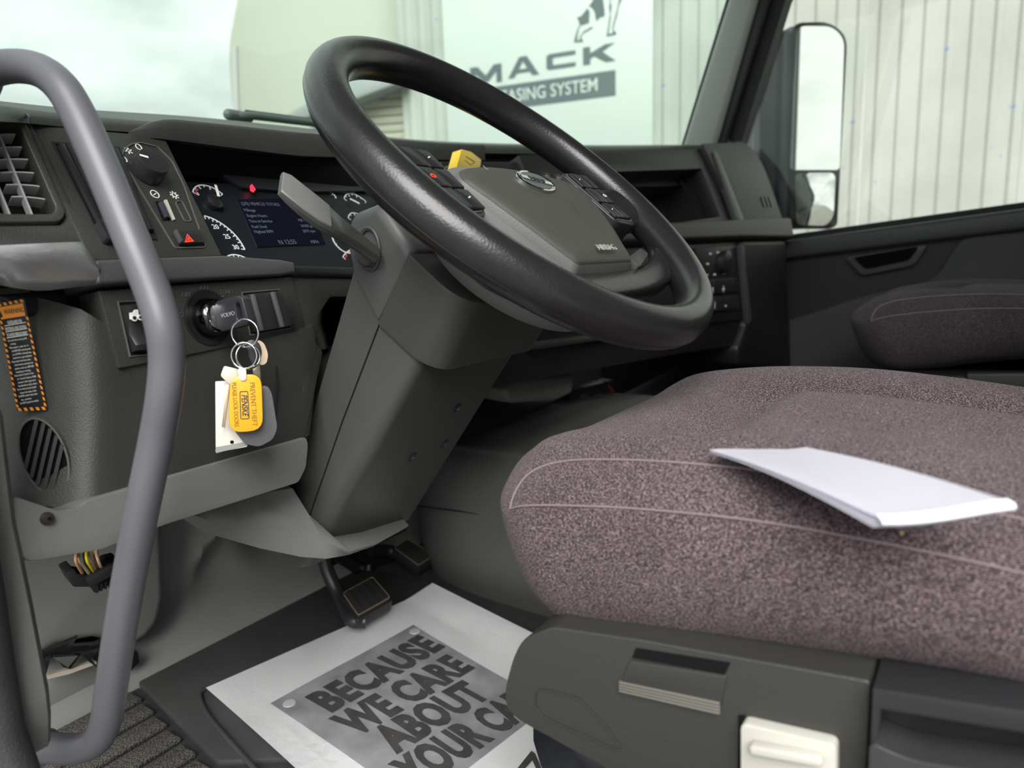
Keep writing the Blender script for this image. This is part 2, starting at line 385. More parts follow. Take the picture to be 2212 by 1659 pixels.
# ================================================================== THE CAB SHELL
GLASS = None
def glass(name, tint, refl=0.06):
    m, t, b = nodes(name); t.nodes.remove(b)
    out = [n for n in t.nodes if n.type == 'OUTPUT_MATERIAL'][0]
    tr = t.nodes.new('ShaderNodeBsdfTransparent'); tr.inputs[0].default_value = (*tint, 1)
    gl = t.nodes.new('ShaderNodeBsdfGlossy'); gl.inputs['Roughness'].default_value = 0.02
    mx = t.nodes.new('ShaderNodeMixShader'); mx.inputs[0].default_value = refl
    t.links.new(tr.outputs[0], mx.inputs[1]); t.links.new(gl.outputs[0], mx.inputs[2]); t.links.new(mx.outputs[0], out.inputs[0])
    return m
WGLASS = glass('windscreen_glass', (0.87, 0.945, 0.90), 0.03); SGLASS = glass('door_glass', (0.93, 0.95, 0.92), 0.04)
# floor
fl = box('floor', (0.52, 0.16, -0.02), (2.1, 2.0, 0.04), LINER); tag(fl, kind='structure')
tag(box('ceiling', (0.52, 0.10, 1.74), (2.06, 1.75, 0.04), HEAD), kind='structure')
tag(box('wall_rear', (0.52, -0.82, 0.87), (2.06, 0.04, 1.78), HEAD), kind='structure')
# firewall with pressed ridges
bm = bmesh.new()
nx, nz = 120, 44
def fire_y(x, z):
    y = 1.075 - 0.03*max(0, (z-0.25))
    for cx_, wd, h in ((-0.03, 0.022, 0.040), (0.05, 0.032, 0.034), (0.19, 0.014, 0.022)):
        c = cx_ + 0.05*math.sin(z*11+cx_*30)
        y -= h*math.exp(-((x-c)/wd)**2)*max(0, min(1, (z-0.05)/0.10))
    y -= 0.10*math.exp(-(z/0.055)**2)
    return y
g = [[bm.verts.new((-0.46+1.96*i/nx, fire_y(-0.46+1.96*i/nx, 0.66*j/nz), 0.66*j/nz)) for i in range(nx+1)] for j in range(nz+1)]
for j in range(nz):
    for i in range(nx): bm.faces.new((g[j][i], g[j][i+1], g[j+1][i+1], g[j+1][i]))
r = bmesh.ops.extrude_face_region(bm, geom=list(bm.faces))
bmesh.ops.translate(bm, vec=(0, 0.06, 0), verts=[v for v in r['geom'] if isinstance(v, bmesh.types.BMVert)])
tag(from_bm('wall_front', bm, FIRE, ang=60), kind='structure')
# left door frame: grey lip and black seal beside the open doorway
def lipring(px, py, x, wx, wy):
    p = at(px, py, x=x); return [p+V((a*wx, b*wy, 0)) for a, b in ((-1, -1), (1, -.6), (1, .6), (-1, 1))]
grey = [(-34, 905), (-14, 1069), (-6, 1129), (8, 1193), (33, 1312), (52, 1410), (68, 1495), (74, 1550), (74, 1610)]
UPPER = [V((-0.455, 0.45, 1.66)), V((-0.455, 0.56, 1.15)), V((-0.455, 0.62, 0.85)), V((-0.452, 0.60, 0.66))]
t1 = loft('trim_1', [[p_+V(o) for o in ((-0.03, -0.010, 0), (0.005, -0.010, 0), (0.010, -0.003, 0), (0.008, 0.02, 0), (-0.03, 0.03, 0))] for p_ in UPPER] + [[at(x, y, x=-0.435)+V(o) for o in ((-0.03, -0.010, 0), (0.005, -0.010, 0), (0.010, -0.003, 0), (0.008, 0.02, 0), (-0.03, 0.03, 0))] for x, y in grey], LIGHT, ang=50)
tag(t1, 'grey plastic door-frame lip at the open driver doorway', None, None, 'structure')
blk = [(-105, 880), (-88, 1040), (-70, 1130), (-42, 1290), (-20, 1440), (4, 1580), (34, 1665), (50, 1720)]
t2 = loft('trim_2', [[p_+V((-0.02+math.cos(a)*0.014, -0.012+math.sin(a)*0.013, 0)) for a in [2*math.pi*k/12 for k in range(12)]] for p_ in UPPER] + [[at(x, y, x=-0.46)+V((math.cos(a)*0.014, math.sin(a)*0.013, 0)) for a in [2*math.pi*k/12 for k in range(12)]] for x, y in blk], RUBBER, ang=60)
tag(t2, 'black rubber door seal along the driver doorway', None, None, 'structure')
blk2 = [(-230, 1000), (-180, 1180), (-140, 1350), (-110, 1500), (-70, 1700)]
t3 = loft('trim_3', [[p_+V((-0.05+math.cos(a)*0.03, 0.0+math.sin(a)*0.012, 0)) for a in [2*math.pi*k/12 for k in range(12)]] for p_ in UPPER] + [[at(x, y, x=-0.475)+V((math.cos(a)*0.03, math.sin(a)*0.012, 0)) for a in [2*math.pi*k/12 for k in range(12)]] for x, y in blk2], pm('sill_black', (0.03, 0.03, 0.036), 0.4), ang=60)
tag(t3, 'dark painted sill edge outside the door seal', None, None, 'structure')
# cab side ahead of the doorway, and the driver side windscreen pillar
tag(prism('trim_5', Frame((-0.49, 0, 0), (0, -1, 0), (0, 0, 1)), [(-1.16, -0.45), (-0.98, -0.45), (-0.98, 0.0), (-0.96, 0.22), (-0.84, 0.36), (-0.78, 0.44), (-0.76, 0.52), (-0.68, 0.80), (-0.47, 1.74), (-0.40, 1.74), (-0.40, 1.78), (-0.56, 1.78), (-0.74, 0.80), (-1.16, 0.72)], -0.03, 0.0, pm('cab_paint', (0.42, 0.43, 0.43), 0.35)), 'cab side and windscreen pillar at the driver doorway', None, None, 'structure')
# left kick panel
KP = Frame((-0.27, 0.985, 0.0), (1, 0.02, 0), (0, 0.02, 1))
kick_px = [(20, 1120), (352, 1120), (357, 1290), (345, 1345), (318, 1378), (292, 1395), (205, 1378), (120, 1396), (75, 1430), (20, 1440)]
kw = prism('wall_left', KP, KP.pp(kick_px), -0.10, 0.0, KICK, bv=0.012, seg=3); tag(kw, kind='structure')
prism('lower_ledge', KP, KP.pp([(95, 1458), (300, 1404), (318, 1440), (292, 1462), (92, 1572), (60, 1590), (60, 1480)]), -0.10, -0.012, KICK, kw, bv=0.006)
prism('opening_back', KP, KP.pp([(40, 1400), (330, 1330), (330, 1470), (40, 1600)]), -0.104, -0.06, VOID, kw)

# windscreen base curve and windscreen pane
BASE = [(-0.47, 0.70, 0.735), (-0.36, 0.80, 0.755), (-0.16, 0.95, 0.79), (0.08, 1.05, 0.825), (0.35, 1.09, 0.845), (0.65, 1.07, 0.855), (0.95, 0.99, 0.87), (1.22, 0.89, 0.885), (1.47, 0.775, 0.90)]
BS = spline(BASE, 6)
def up_(p, h): return V((p.x+(0.52-p.x)*0.05*h, p.y-0.33*h, p.z+h))
wrings = [[up_(p, -0.03)+V((0, .006, 0)), up_(p, 0.83)+V((0, .006, 0)), up_(p, 0.83), up_(p, -0.03)] for p in BS]
ws = loft('window_1', wrings, WGLASS, ang=30); tag(ws, 'tinted curved windscreen glass above the dashboard', None, None, 'structure')
# passenger door, window and pillar
DR = Frame((1.50, 0.0, 0.0), (0, -1, 0), (0, 0, 1))
def dpx(L, d=0.0): return DR.pp(L, d)
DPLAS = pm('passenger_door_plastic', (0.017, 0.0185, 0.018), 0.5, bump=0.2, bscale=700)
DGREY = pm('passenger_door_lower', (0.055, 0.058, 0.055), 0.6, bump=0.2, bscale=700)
dr = empty('door_1', (1.52, 0.0, 0.0)); tag(dr, 'dark passenger door with pull handle below the side window', None, None, 'structure')
sillL, sillR = DR.px(1600, 530), DR.px(2212, 447)
sl_ = (sillR[1]-sillL[1])/(sillR[0]-sillL[0])
def sill(u): return sillL[1]+(u-sillL[0])*sl_
u0, u1 = -1.12, 0.85
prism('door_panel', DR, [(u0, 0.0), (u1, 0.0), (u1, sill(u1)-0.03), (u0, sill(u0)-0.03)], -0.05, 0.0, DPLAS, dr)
prism('sill_rail', DR, [(u0, sill(u0)-0.055), (u1, sill(u1)-0.055), (u1, sill(u1)-0.004), (u0, sill(u0)-0.004)], -0.05, 0.028, pm('sill_rail_plastic', (0.06, 0.065, 0.063), 0.42, bump=0.15), dr, bv=0.010, seg=3)
prism('window_seal', DR, [(u0, sill(u0)-0.008), (u1, sill(u1)-0.008), (u1, sill(u1)+0.012), (u0, sill(u0)+0.012)], -0.045, -0.01, RUBBER, dr, bv=0.003)
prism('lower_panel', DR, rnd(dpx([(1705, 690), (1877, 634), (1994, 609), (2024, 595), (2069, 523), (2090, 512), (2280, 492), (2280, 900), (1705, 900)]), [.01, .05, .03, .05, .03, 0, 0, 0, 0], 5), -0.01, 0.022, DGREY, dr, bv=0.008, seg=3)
hp = prism('pull_handle', DR, rnd(dpx([(1827, 556), (1863, 595), (1977, 573), (2006, 528)]), 0.012, 4), -0.01, 0.018, pm('handle_plastic', (0.07, 0.078, 0.078), 0.4), dr, bv=0.006, seg=3)
prism('handle_pocket', DR, rnd(dpx([(1845, 556), (1872, 582), (1966, 562), (1988, 532)]), 0.01, 4), 0.0182, 0.0195, VOID, hp)
# window frame: header, rear post, and the leaning front edge
prism('window_frame', DR, [DR.px(1604, 306), DR.px(1700, -2), (DR.px(1700, -2)[0]+0.16, 1.60), (u1, 1.60), (u1, 1.72), (DR.px(1700, -2)[0]-0.05, 1.72), (DR.px(1668, -2)[0], DR.px(1668, -2)[1]), DR.px(1572, 306)], -0.05, 0.01, RUBBER, dr)
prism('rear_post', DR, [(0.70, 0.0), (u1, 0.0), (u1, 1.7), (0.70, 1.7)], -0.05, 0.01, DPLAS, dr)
wp = prism('window_2', DR, [(u0+.2, sill(u0)-0.02), (0.75, sill(0.75)-0.02), (0.75, 1.65), (DR.px(1700, -2)[0]+0.1, 1.65), DR.px(1700, -2), DR.px(1590, 320)], -0.030, -0.025, SGLASS, None); tag(wp, 'passenger side window glass', None, None, 'structure')
pl = empty('wall_right', (1.5, 0.72, 0.85)); tag(pl, 'passenger side windscreen pillar with grey trim and black seals', None, None, 'structure')
def slant(name, a, b, d0, d1, mat, bv):
    (ax, ay), (bx, by) = a, b
    k = lambda p0, p1, y: (p0[0]+(p1[0]-p0[0])*(y-p0[1])/(p1[1]-p0[1]), y)
    L0, L1, R0, R1 = a[0], a[1], b[0], b[1]
    return prism(name, DR, dpx([k(L0, L1, 340), k(R0, R1, 340), k(R0, R1, -260), k(L0, L1, -260)]), d0, d1, mat, pl, bv=bv, seg=3)
slant('pillar_seal', ((1482, 306), (1577, 0)), ((1492, 306), (1589, 0)), -0.03, 0.03, RUBBER, 0.003)
slant('pillar_trim', ((1490, 306), (1587, 0)), ((1560, 306), (1648, 0)), -0.05, 0.05, PILLAR, 0.016)
slant('inner_seal', ((1556, 306), (1644, 0)), ((1578, 306), (1672, 0)), -0.05, 0.03, BLACK, 0.008)
# passenger mirror outside
MR = Frame(at(1760, 300, x=1.86), (0.72, -0.69, 0.0), (0, 0, 1))
mz = empty('mirror', MR.w(*MR.px(1760, 490)), 'tall passenger side mirror with a convex spot mirror below', 'mirror')
MHOUS = pm('mirror_housing', (0.085, 0.10, 0.125), 0.35)
prism('housing', MR, rnd(MR.pp([(1700, 52), (1812, 50), (1828, 110), (1806, 490), (1690, 497)]), [.04, .04, .02, .03, .03], 5), -0.11, -0.002, MHOUS, mz, bv=0.02, seg=3)
prism('housing_back', MR, rnd(MR.pp([(1650, 48), (1712, 50), (1700, 490), (1655, 490)]), 0.03, 4), -0.13, -0.03, MHOUS, mz, bv=0.02, seg=3)
bz = prism('bezel', MR, rnd(MR.pp([(1712, 50), (1790, 48), (1828, 80), (1806, 488), (1790, 495), (1704, 495)]), [.03, .05, .04, .02, .03, .02], 5), -0.004, 0.008, BLACK, mz, bv=0.003)
MIRR = pm('mirror_glass', (0.86, 0.90, 0.86), 0.01, metal=1.0)
mg = Frame(MR.o+MR.n*0.012, MR.u, MR.v)
prism('mirror_pane', mg, rnd(mg.pp([(1722, 56), (1798, 57), (1824, 84), (1814, 367), (1706, 367)]), [.03, .03, .04, .015, .015], 5), -0.004, 0.0, MIRR, bz)
# convex lower pane
cc = MR.px(1757, 428); rings = []
for k in range(14):
    s = 1-k/13.0*0.999; o_ = rnd(MR.pp([(1713, 374), (1800, 374), (1795, 470), (1780, 488), (1716, 486)]), 0.02, 4)
    rings.append([MR.w(cc[0]+(p[0]-cc[0])*s, cc[1]+(p[1]-cc[1])*s, 0.020-1.1*(((p[0]-cc[0])*s)**2+((p[1]-cc[1])*s)**2)) for p in o_])
loft('convex_pane', rings, MIRR, bz, ang=70)
tube('mirror_arm', [MR.w(*MR.px(1690, 10), -0.05), MR.w(*MR.px(1672, 120), -0.06), MR.w(*MR.px(1668, 430), -0.06), MR.w(*MR.px(1672, 520), -0.06)], 0.03, MHOUS, mz, seg=10)
# cowl panel outside, below the glass
cw = loft('trim_4', [[p+V((0, .025, -.03)), p+V((0, .30, -.05)), p+V((0, .32, -.16)), p+V((0, .025, -.14))] for p in BS], pm('cowl_black', (.03, .032, .034), .5), ang=40); tag(cw, 'dark cowl panel outside at the foot of the windscreen', None, None, 'structure')
# wipers parked at the foot of the windscreen
def wiper(pts, label, hub):
    e = empty('wiper', pts[0], label, 'wiper')
    tube('arm', spline(pts, 5), 0.007, pm('wiper_grey', (0.16, 0.18, 0.18), 0.5), e, seg=8)
    tube('blade', [p+V((0, .01, .006)) for p in spline(pts[1:], 4)], 0.006, BLACK, e, seg=6)
    if hub: box('arm_cap', pts[0]+V((0.01, 0, 0.0)), (0.06, 0.02, 0.020), pm('wiper_grey', (0.16, 0.18, 0.18), 0.5), e, bv=0.014, seg=3)
wiper([at(505, 249, y=1.16), at(540, 250, y=1.15), at(600, 257, y=1.16), at(690, 268, y=1.17)], 'grey parked wiper arm at the foot of the windscreen left of the wheel', True)
wiper([at(1030, 326, y=1.19), at(1060, 323, y=1.17), at(1100, 322, y=1.14), at(1140, 326, y=1.12)], 'dark parked wiper blade seen through the steering wheel', False)

# ================================================================== DASHBOARD
def dep(px, py, t): return EYE + ray(px, py)*t
def ring_prism_bm(fr, outer, inner, d0, d1, bm=None):
    """plate with a hole; outer and inner have the same number of corners"""
    bm = bm or bmesh.new(); n = len(outer)
    A = [[bm.verts.new(fr.w(p[0], p[1], d)) for p in L] for L, d in ((outer, d0), (outer, d1), (inner, d1), (inner, d0))]
    for k in range(4):
        a, b = A[k], A[(k+1) % 4]
        for i in range(n): bm.faces.new((a[i], a[(i+1) % n], b[(i+1) % n], b[i]))
    return bm
def ring_prism(name, fr, outer, inner, d0, d1, mat, parent=None, bv=0.0, seg=2):
    bm = ring_prism_bm(fr, outer, inner, d0, d1); bmesh.ops.recalc_face_normals(bm, faces=bm.faces); bevel(bm, bv, seg)
    return from_bm(name, bm, mat, parent)
dash = empty('dashboard', (0.5, 0.8, 0.33), 'long dark grey truck dashboard with hooded instrument bay', 'dashboard')
INS = Frame((-0.2, 0.625, 0.602), (0.993, 0.115, 0), (0, 0.55, 0.835))      # switch panel / instrument plane
LOW = Frame((-0.12, 0.624, 0.56), (0.993, 0.100, 0), (0, 0.13, 0.99))      # lower dash face with the ignition
CTR = Frame((0.9, 0.557, 0.625), (1.1, -0.125, 0), (0, 0.42, 0.90))         # centre and passenger dash face
# --- upper pad swept along the windscreen base
LIP = [at(-90, 258, y=0.60), at(56, 266, y=0.672), at(200, 280, y=0.694), at(356, 290, y=0.706), at(510, 302, y=0.722), at(669, 315, y=0.745), at(830, 322, y=0.80), at(1000, 330, y=0.83), at(1281, 333, y=0.76), at(1420, 331, y=0.72), at(1516, 328, y=0.68), at(1602, 330, x=1.45)]
LS = spline(LIP, 6); NB = len(LS)
BS2 = []
for i in range(NB):
    t = i/(NB-1)*(len(BS)-1); k = min(int(t), len(BS)-2); BS2.append(BS[k].lerp(BS[k+1], t-k))
rings = []
for i, p in enumerate(LS):
    b = BS2[i]; t = i/(NB-1)
    h = 0.013 if t < 0.5 else 0.016
    e = V((0, 0.006, h)); back = (b-p); back.z = 0; back.normalize()
    c = p+e
    # silhouette crest target: keep the pad rising gently to the glass
    rings.append([p+back*0.05+V((0, 0, -0.004)), p+V((0, 0, 0)), p+back*0.002+V((0, 0, h*0.45)), c+back*0.006, c+back*0.022+V((0, 0, 0.004)),
                  (c+back*0.022).lerp(b, 0.35)+V((0, 0, 0.002)), b+V((0, 0, -0.004)), b+V((0, 0.02, -0.03)), b+V((0, 0.02, -0.09)), p+back*0.06+V((0, 0, -0.05))])
loft('top_pad', rings, PAD, dash, ang=50)
# --- lip of the instrument hood, standing proud of the pad
hd = []
for i in range(15, 44):
    p = LS[i]; b = BS2[i]; back = (b-p); back.z = 0; back.normalize(); f = math.sin(min(1.0, (i-15)/4.0)*math.pi/2); dn = V((0, 0, -0.004-0.010*min(1, (i-15)/14)))
    o_ = -back*0.010*f
    hd.append([p+dn+back*0.012, p+dn+o_*.8, p+o_+V((0, 0, 0.004*f)), p+o_*.9+V((0, 0, 0.010*f)), p+o_*.5+V((0, 0, 0.0145*f)), p+back*0.010+V((0, 0, 0.0165*f)), p+back*.02])
loft('cluster_hood', hd, pm('hood_vinyl', (0.035, 0.036, 0.035), 0.5, bump=.3, bscale=800), dash, ang=50)
tube('pad_seam', spline([at(50, 236, y=.70), at(56, 245, y=.685), at(62, 252, y=.672), at(64, 268, y=.665)], 5), .0011, BLACK, dash, seg=6)
# --- switch panel (vents, light switch)
sw = prism('switch_panel', INS, INS.pp([(54, 266), (200, 281), (350, 294), (356, 297), (480, 552), (196, 562)]), -0.03, 0.0, DARK, dash, bv=0.0015)
# --- left end cap around the side vent
ENDC = Frame(INS.w(*INS.px(56, 268), 0.0), (0.985, -0.05, 0.0), (0, 0.50, 0.86))
endp = ENDC.pp([(-70, 236), (20, 236), (60, 262), (196, 530), (196, 545), (-70, 560)])
ventO = ENDC.pp([(-45, 258), (34, 261), (52, 280), (137, 470), (126, 490), (-20, 492)])
ventI = ENDC.pp([(-35, 272), (26, 274), (38, 286), (115, 461), (108, 474), (-10, 474)])
ring_prism('end_cap', ENDC, endp, ventO, -0.05, 0.004, DARK, dash, bv=0.002)
# --- pieces of dashboard behind the cluster
CL = INS.off(-0.045)
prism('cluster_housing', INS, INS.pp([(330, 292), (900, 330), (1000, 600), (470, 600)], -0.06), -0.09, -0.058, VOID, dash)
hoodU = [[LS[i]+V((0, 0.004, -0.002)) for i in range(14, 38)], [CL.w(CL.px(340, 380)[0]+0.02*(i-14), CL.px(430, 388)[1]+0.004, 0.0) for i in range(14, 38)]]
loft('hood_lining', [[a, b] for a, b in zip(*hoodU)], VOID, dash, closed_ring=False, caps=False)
# --- ledge (grey lip below the switch panel)
LED = Frame(INS.w(*INS.px(300, 562), 0.0)+V((0, -0.005, 0)), (0.993, 0.115, 0), (0, 0.2, 0.98))
prism('ledge', LED, LED.pp([(200, 563), (478, 553), (600, 562), (632, 568), (634, 592), (600, 596), (280, 612), (205, 616)]), -0.045, 0.004, pm('ledge_plastic', (0.062, 0.061, 0.063), 0.45, bump=0.3, bscale=900), dash, bv=0.003, seg=3)
prism('ledge_end', LED, LED.pp([(632, 572), (900, 580), (900, 606), (636, 596)]), -0.05, 0.0, DARK2, dash, bv=0.005, seg=3)
# --- silver wrap-round trim with a fine dimple pattern
def dimple_mat():
    m, t, b = nodes('dimpled_silver_trim')
    b.inputs['Base Color'].default_value = (0.40, 0.405, 0.415, 1); b.inputs['Metallic'].default_value = 0.45; b.inputs['Roughness'].default_value = 0.25
    tc = t.nodes.new('ShaderNodeTexCoord'); v = t.nodes.new('ShaderNodeTexVoronoi'); v.inputs['Scale'].default_value = 620; v.inputs['Randomness'].default_value = 0.15
    bp = t.nodes.new('ShaderNodeBump'); bp.inputs['Strength'].default_value = 0.22; bp.inputs['Distance'].default_value = 0.0006
    t.links.new(tc.outputs['Object'], v.inputs['Vector']); t.links.new(v.outputs['Distance'], bp.inputs['Height']); t.links.new(bp.outputs[0], b.inputs['Normal'])
    return m
DIMP = dimple_mat()
# swept band: top edge and bottom edge pixel lines, rounding forward at the left end
tops = [(-60, 534, 0.575), (0, 530, 0.572), (60, 527, 0.575), (120, 524, 0.583), (178, 522, 0.592), (205, 566, 0.600)]
bots = [(-60, 575, 0.585), (10, 600, 0.580), (30, 622, 0.582), (75, 628, 0.590), (110, 627, 0.592), (215, 614, 0.603)]
rg = []
for (a, b, y0), (c, d, y1) in zip(tops, bots):
    p, q_ = at(a, b, y=y0), at(c, d, y=y1); mdl = p.lerp(q_, 0.5)+V((-0.002, -0.007, 0.002))
    rg.append([p+V((0.01, 0.04, 0.0)), p, p.lerp(mdl, .5)+V((0, -.003, 0)), mdl, mdl.lerp(q_, .6)+V((0, -.002, 0)), q_, q_+V((0.01, 0.05, 0.002))])
loft('silver_trim', [[V(p) for p in r] for r in rg], DIMP, dash, ang=60)
# --- lower dash face
lp = prism('ignition_panel', LOW, LOW.pp([(213, 628), (630, 597), (663, 716), (258, 796)]), -0.03, 0.0, DARK, dash, bv=0.0012)
# surround: knee bolster under and beside the ignition panel (one soft-cornered moulding)
kb = []
for (xt, yt, xm, ym, xb, yb, y0, y1, y2) in ((-60, 640, -40, 860, -10, 1075, 0.672, 0.668, 0.640), (0, 636, 10, 860, 30, 1078, 0.657, 0.652, 0.625), (70, 640, 80, 870, 80, 1092, 0.639, 0.633, 0.606),
        (130, 655, 150, 880, 150, 1098, 0.622, 0.613, 0.592), (175, 668, 190, 880, 178, 1088, 0.611, 0.602, 0.585), (212, 690, 222, 885, 215, 1076, 0.607, 0.598, 0.583), (250, 712, 255, 885, 255, 1064, 0.608, 0.599, 0.584),
        (330, 772, 345, 885, 352, 1038, 0.606, 0.600, 0.587), (480, 752, 490, 860, 500, 992, 0.610, 0.606, 0.592), (640, 716, 650, 830, 654, 946, 0.616, 0.612, 0.600), (676, 700, 682, 830, 668, 940, 0.622, 0.62, 0.61)):
    a, b, c = at(xt, yt, y=y0), at(xm, ym, y=y1), at(xb, yb, y=y2)
    kb.append([a+V((0, 0.05, 0)), a, a.lerp(b, .4)+V((0, -.003, 0)), b, b.lerp(c, .6), c, c+V((0, 0.02, -0.004)), c+V((0, 0.08, 0.0))])
loft('knee_bolster', kb, DARK, dash, ang=55)
prism('bolster_recess', LOW, LOW.pp([(40, 622), (205, 612), (212, 668), (110, 672), (80, 655)]), -0.085, -0.034, DARK2, dash, bv=0.006, seg=3)
prism('bolster_seam', LOW, LOW.pp([(590, 742), (594, 741), (601, 830), (596, 905), (592, 905), (597, 830)]), -0.01, 0.0012, BLACK, dash)
# right stile next to the column
prism('column_stile', LOW, rnd(LOW.pp([(626, 596), (776, 590), (776, 640), (716, 640), (690, 680), (684, 740), (700, 760), (660, 950), (655, 720)]), 0.003), -0.06, -0.002, DARK, dash, bv=0.003)
prism('column_opening', LOW, LOW.pp([(640, 590), (900, 590), (900, 900), (640, 900)]), -0.16, -0.10, VOID, dash)
loft('column_gaiter', [[LOW.w(LOW.px(740, y)[0]+r*math.cos(a), LOW.px(740, y)[1], -0.06+r*0.7*math.sin(a)) for a in [2*math.pi*k/16 for k in range(16)]] for y, r in ((640, .020), (665, .026), (690, .024), (720, .030), (750, .034))], BLACK, dash, ang=60)
# --- light grey lower rail
TR = Frame(at(400, 1060, y=0.585), (0.995, 0.10, 0), (0, 0.12, 0.99))
rail = prism('lower_rail', TR, rnd(TR.pp([(16, 1070), (70, 1088), (118, 1104), (160, 1096), (178, 1082), (300, 1046), (652, 944), (657, 960), (652, 1010), (636, 1042), (350, 1132), (210, 1186), (62, 1212), (40, 1205), (22, 1130)]), 0.004, 3), -0.07, 0.006, LIGHT, dash, bv=0.005, seg=3)
scw = TR.px(100, 1120, 0.006)
so_ = lathe('screw', TR, scw, [(0.0048, 0.006), (0.0048, 0.0075), (0.0038, 0.0095), (0.001, 0.0100)], pm('screw_dark', (0.10, 0.09, 0.08), 0.35, metal=0.8), dash, n=20)
prism('screw_recess', TR, ell(scw[0], scw[1], 0.0014, 0.0014, 6), 0.0100, 0.0104, VOID, so_)
# under-dash black space
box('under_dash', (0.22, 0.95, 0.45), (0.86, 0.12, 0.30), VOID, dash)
# --- centre / passenger dash
outer = CTR.pp([(1120, 335), (1512, 322), (1596, 484), (1200, 520)]); inner = CTR.pp([(1290, 372), (1516, 364), (1556, 468), (1340, 500)])
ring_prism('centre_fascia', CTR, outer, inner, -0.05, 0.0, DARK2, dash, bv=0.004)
bn = prism('storage_bin', CTR, CTR.pp([(1270, 360), (1530, 350), (1570, 480), (1310, 515)], -0.12), -0.16, -0.12, pm('bin_plastic', (0.022, 0.023, 0.024), 0.5), dash)
prism('bin_shelf', CTR, CTR.pp([(1300, 392), (1500, 388), (1506, 402), (1306, 408)], -0.06), -0.12, -0.055, pm('bin_shelf_plastic', (0.016, 0.016, 0.017), 0.5), bn)
prism('bin_side', CTR, CTR.pp([(1510, 366), (1520, 364), (1560, 466), (1552, 470)]), -0.12, -0.03, DARK2, bn)
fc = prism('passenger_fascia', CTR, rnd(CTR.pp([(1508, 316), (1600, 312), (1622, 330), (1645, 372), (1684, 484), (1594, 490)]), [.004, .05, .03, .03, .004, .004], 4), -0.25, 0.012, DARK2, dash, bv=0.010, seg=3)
prism('fascia_edge', CTR, CTR.pp([(1527, 335), (1536, 333), (1596, 486), (1584, 490)]), 0.0, 0.018, pm('fascia_edge_plastic', (0.07, 0.073, 0.074), 0.35), dash, bv=0.004, seg=2)
for k in range(3): prism('grille_slot', CTR, CTR.pp([(1634+k*8, 430), (1637+k*8, 430), (1644+k*8, 452), (1641+k*8, 452)]), 0.012, 0.0145, SATIN, fc)
prism('ledge_bar', CTR, CTR.pp([(1180, 508), (1590, 484), (1688, 480), (1695, 524), (1590, 524), (1200, 545)]), -0.08, 0.03, DARK2, dash, bv=0.008, seg=3)
CLO = Frame(CTR.w(0, -0.05, 0.0), (1.1, -0.125, 0), (0, -0.02, 1))
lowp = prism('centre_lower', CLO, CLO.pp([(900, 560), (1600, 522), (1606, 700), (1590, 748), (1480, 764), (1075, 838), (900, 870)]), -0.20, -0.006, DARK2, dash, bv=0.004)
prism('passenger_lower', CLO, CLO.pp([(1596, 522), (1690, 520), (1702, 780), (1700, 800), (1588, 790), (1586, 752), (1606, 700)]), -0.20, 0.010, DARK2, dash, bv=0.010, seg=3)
prism('lower_edge_strip', CLO, CLO.pp([(1588, 530), (1594, 530), (1612, 690), (1605, 700)]), 0.0, 0.016, pm('fascia_edge_plastic', (0.07, 0.073, 0.074), 0.35), dash, bv=0.003)
prism('console_fold', CLO, CLO.pp([(1130, 742), (1330, 716), (1330, 728), (1140, 756)]), -0.01, 0.012, DARK, dash, bv=0.004)
tag(prism('footwell_bracket', CLO.off(-0.05), CLO.off(-0.05).pp([(1090, 842), (1118, 818), (1240, 806), (1240, 850), (1200, 868), (1105, 872)]), -0.08, 0.0, LIGHT, dash, bv=0.01, seg=3), 'light grey moulding under the dash')
# --- things set into the dash ------------------------------------------------
# side vent
sv = empty('air_vent', ENDC.w(*ENDC.px(60, 490), -0.02), 'louvred side air vent at the door end of the dash', 'vent')
ring_prism('vent_frame', ENDC, rnd(ventO, 0.006, 3), rnd(ventI, 0.005, 3), -0.03, 0.008, DARK, sv, bv=0.005, seg=3)
prism('vent_duct', ENDC, [(p[0], p[1]) for p in ventI], -0.075, -0.07, VOID, sv)
for y0, dx in ((300, 0), (328, 14), (354, 27), (382, 40), (409, 52), (435, 64)):
    pts = [ENDC.px(x, y0+(x-50)*0.02-7*(1-((x-40)/70.0)**2)) for x in range(-40+dx, 44+dx, 12)]
    rr = [[ENDC.w(a, b+0.0006, 0.002), ENDC.w(a, b-0.0006, 0.002), ENDC.w(a, b-0.0006, -0.010), ENDC.w(a, b+.0004, -0.010)] for a, b in pts]
    loft('louvre', rr, pm('louvre_grey', (0.30, 0.30, 0.30), 0.4), sv, ang=60)
for (a, b, c, d) in ((-2, 300, 68, 472), (-50, 300, 20, 472)):
    strip('louvre_bar', ENDC, ENDC.pp([(a, b), ((a+c)/2, (b+d)/2), (c, d)]), 0.0016, -0.004, 0.0035, pm('louvre_grey', (0.30, 0.30, 0.30), 0.4), sv)
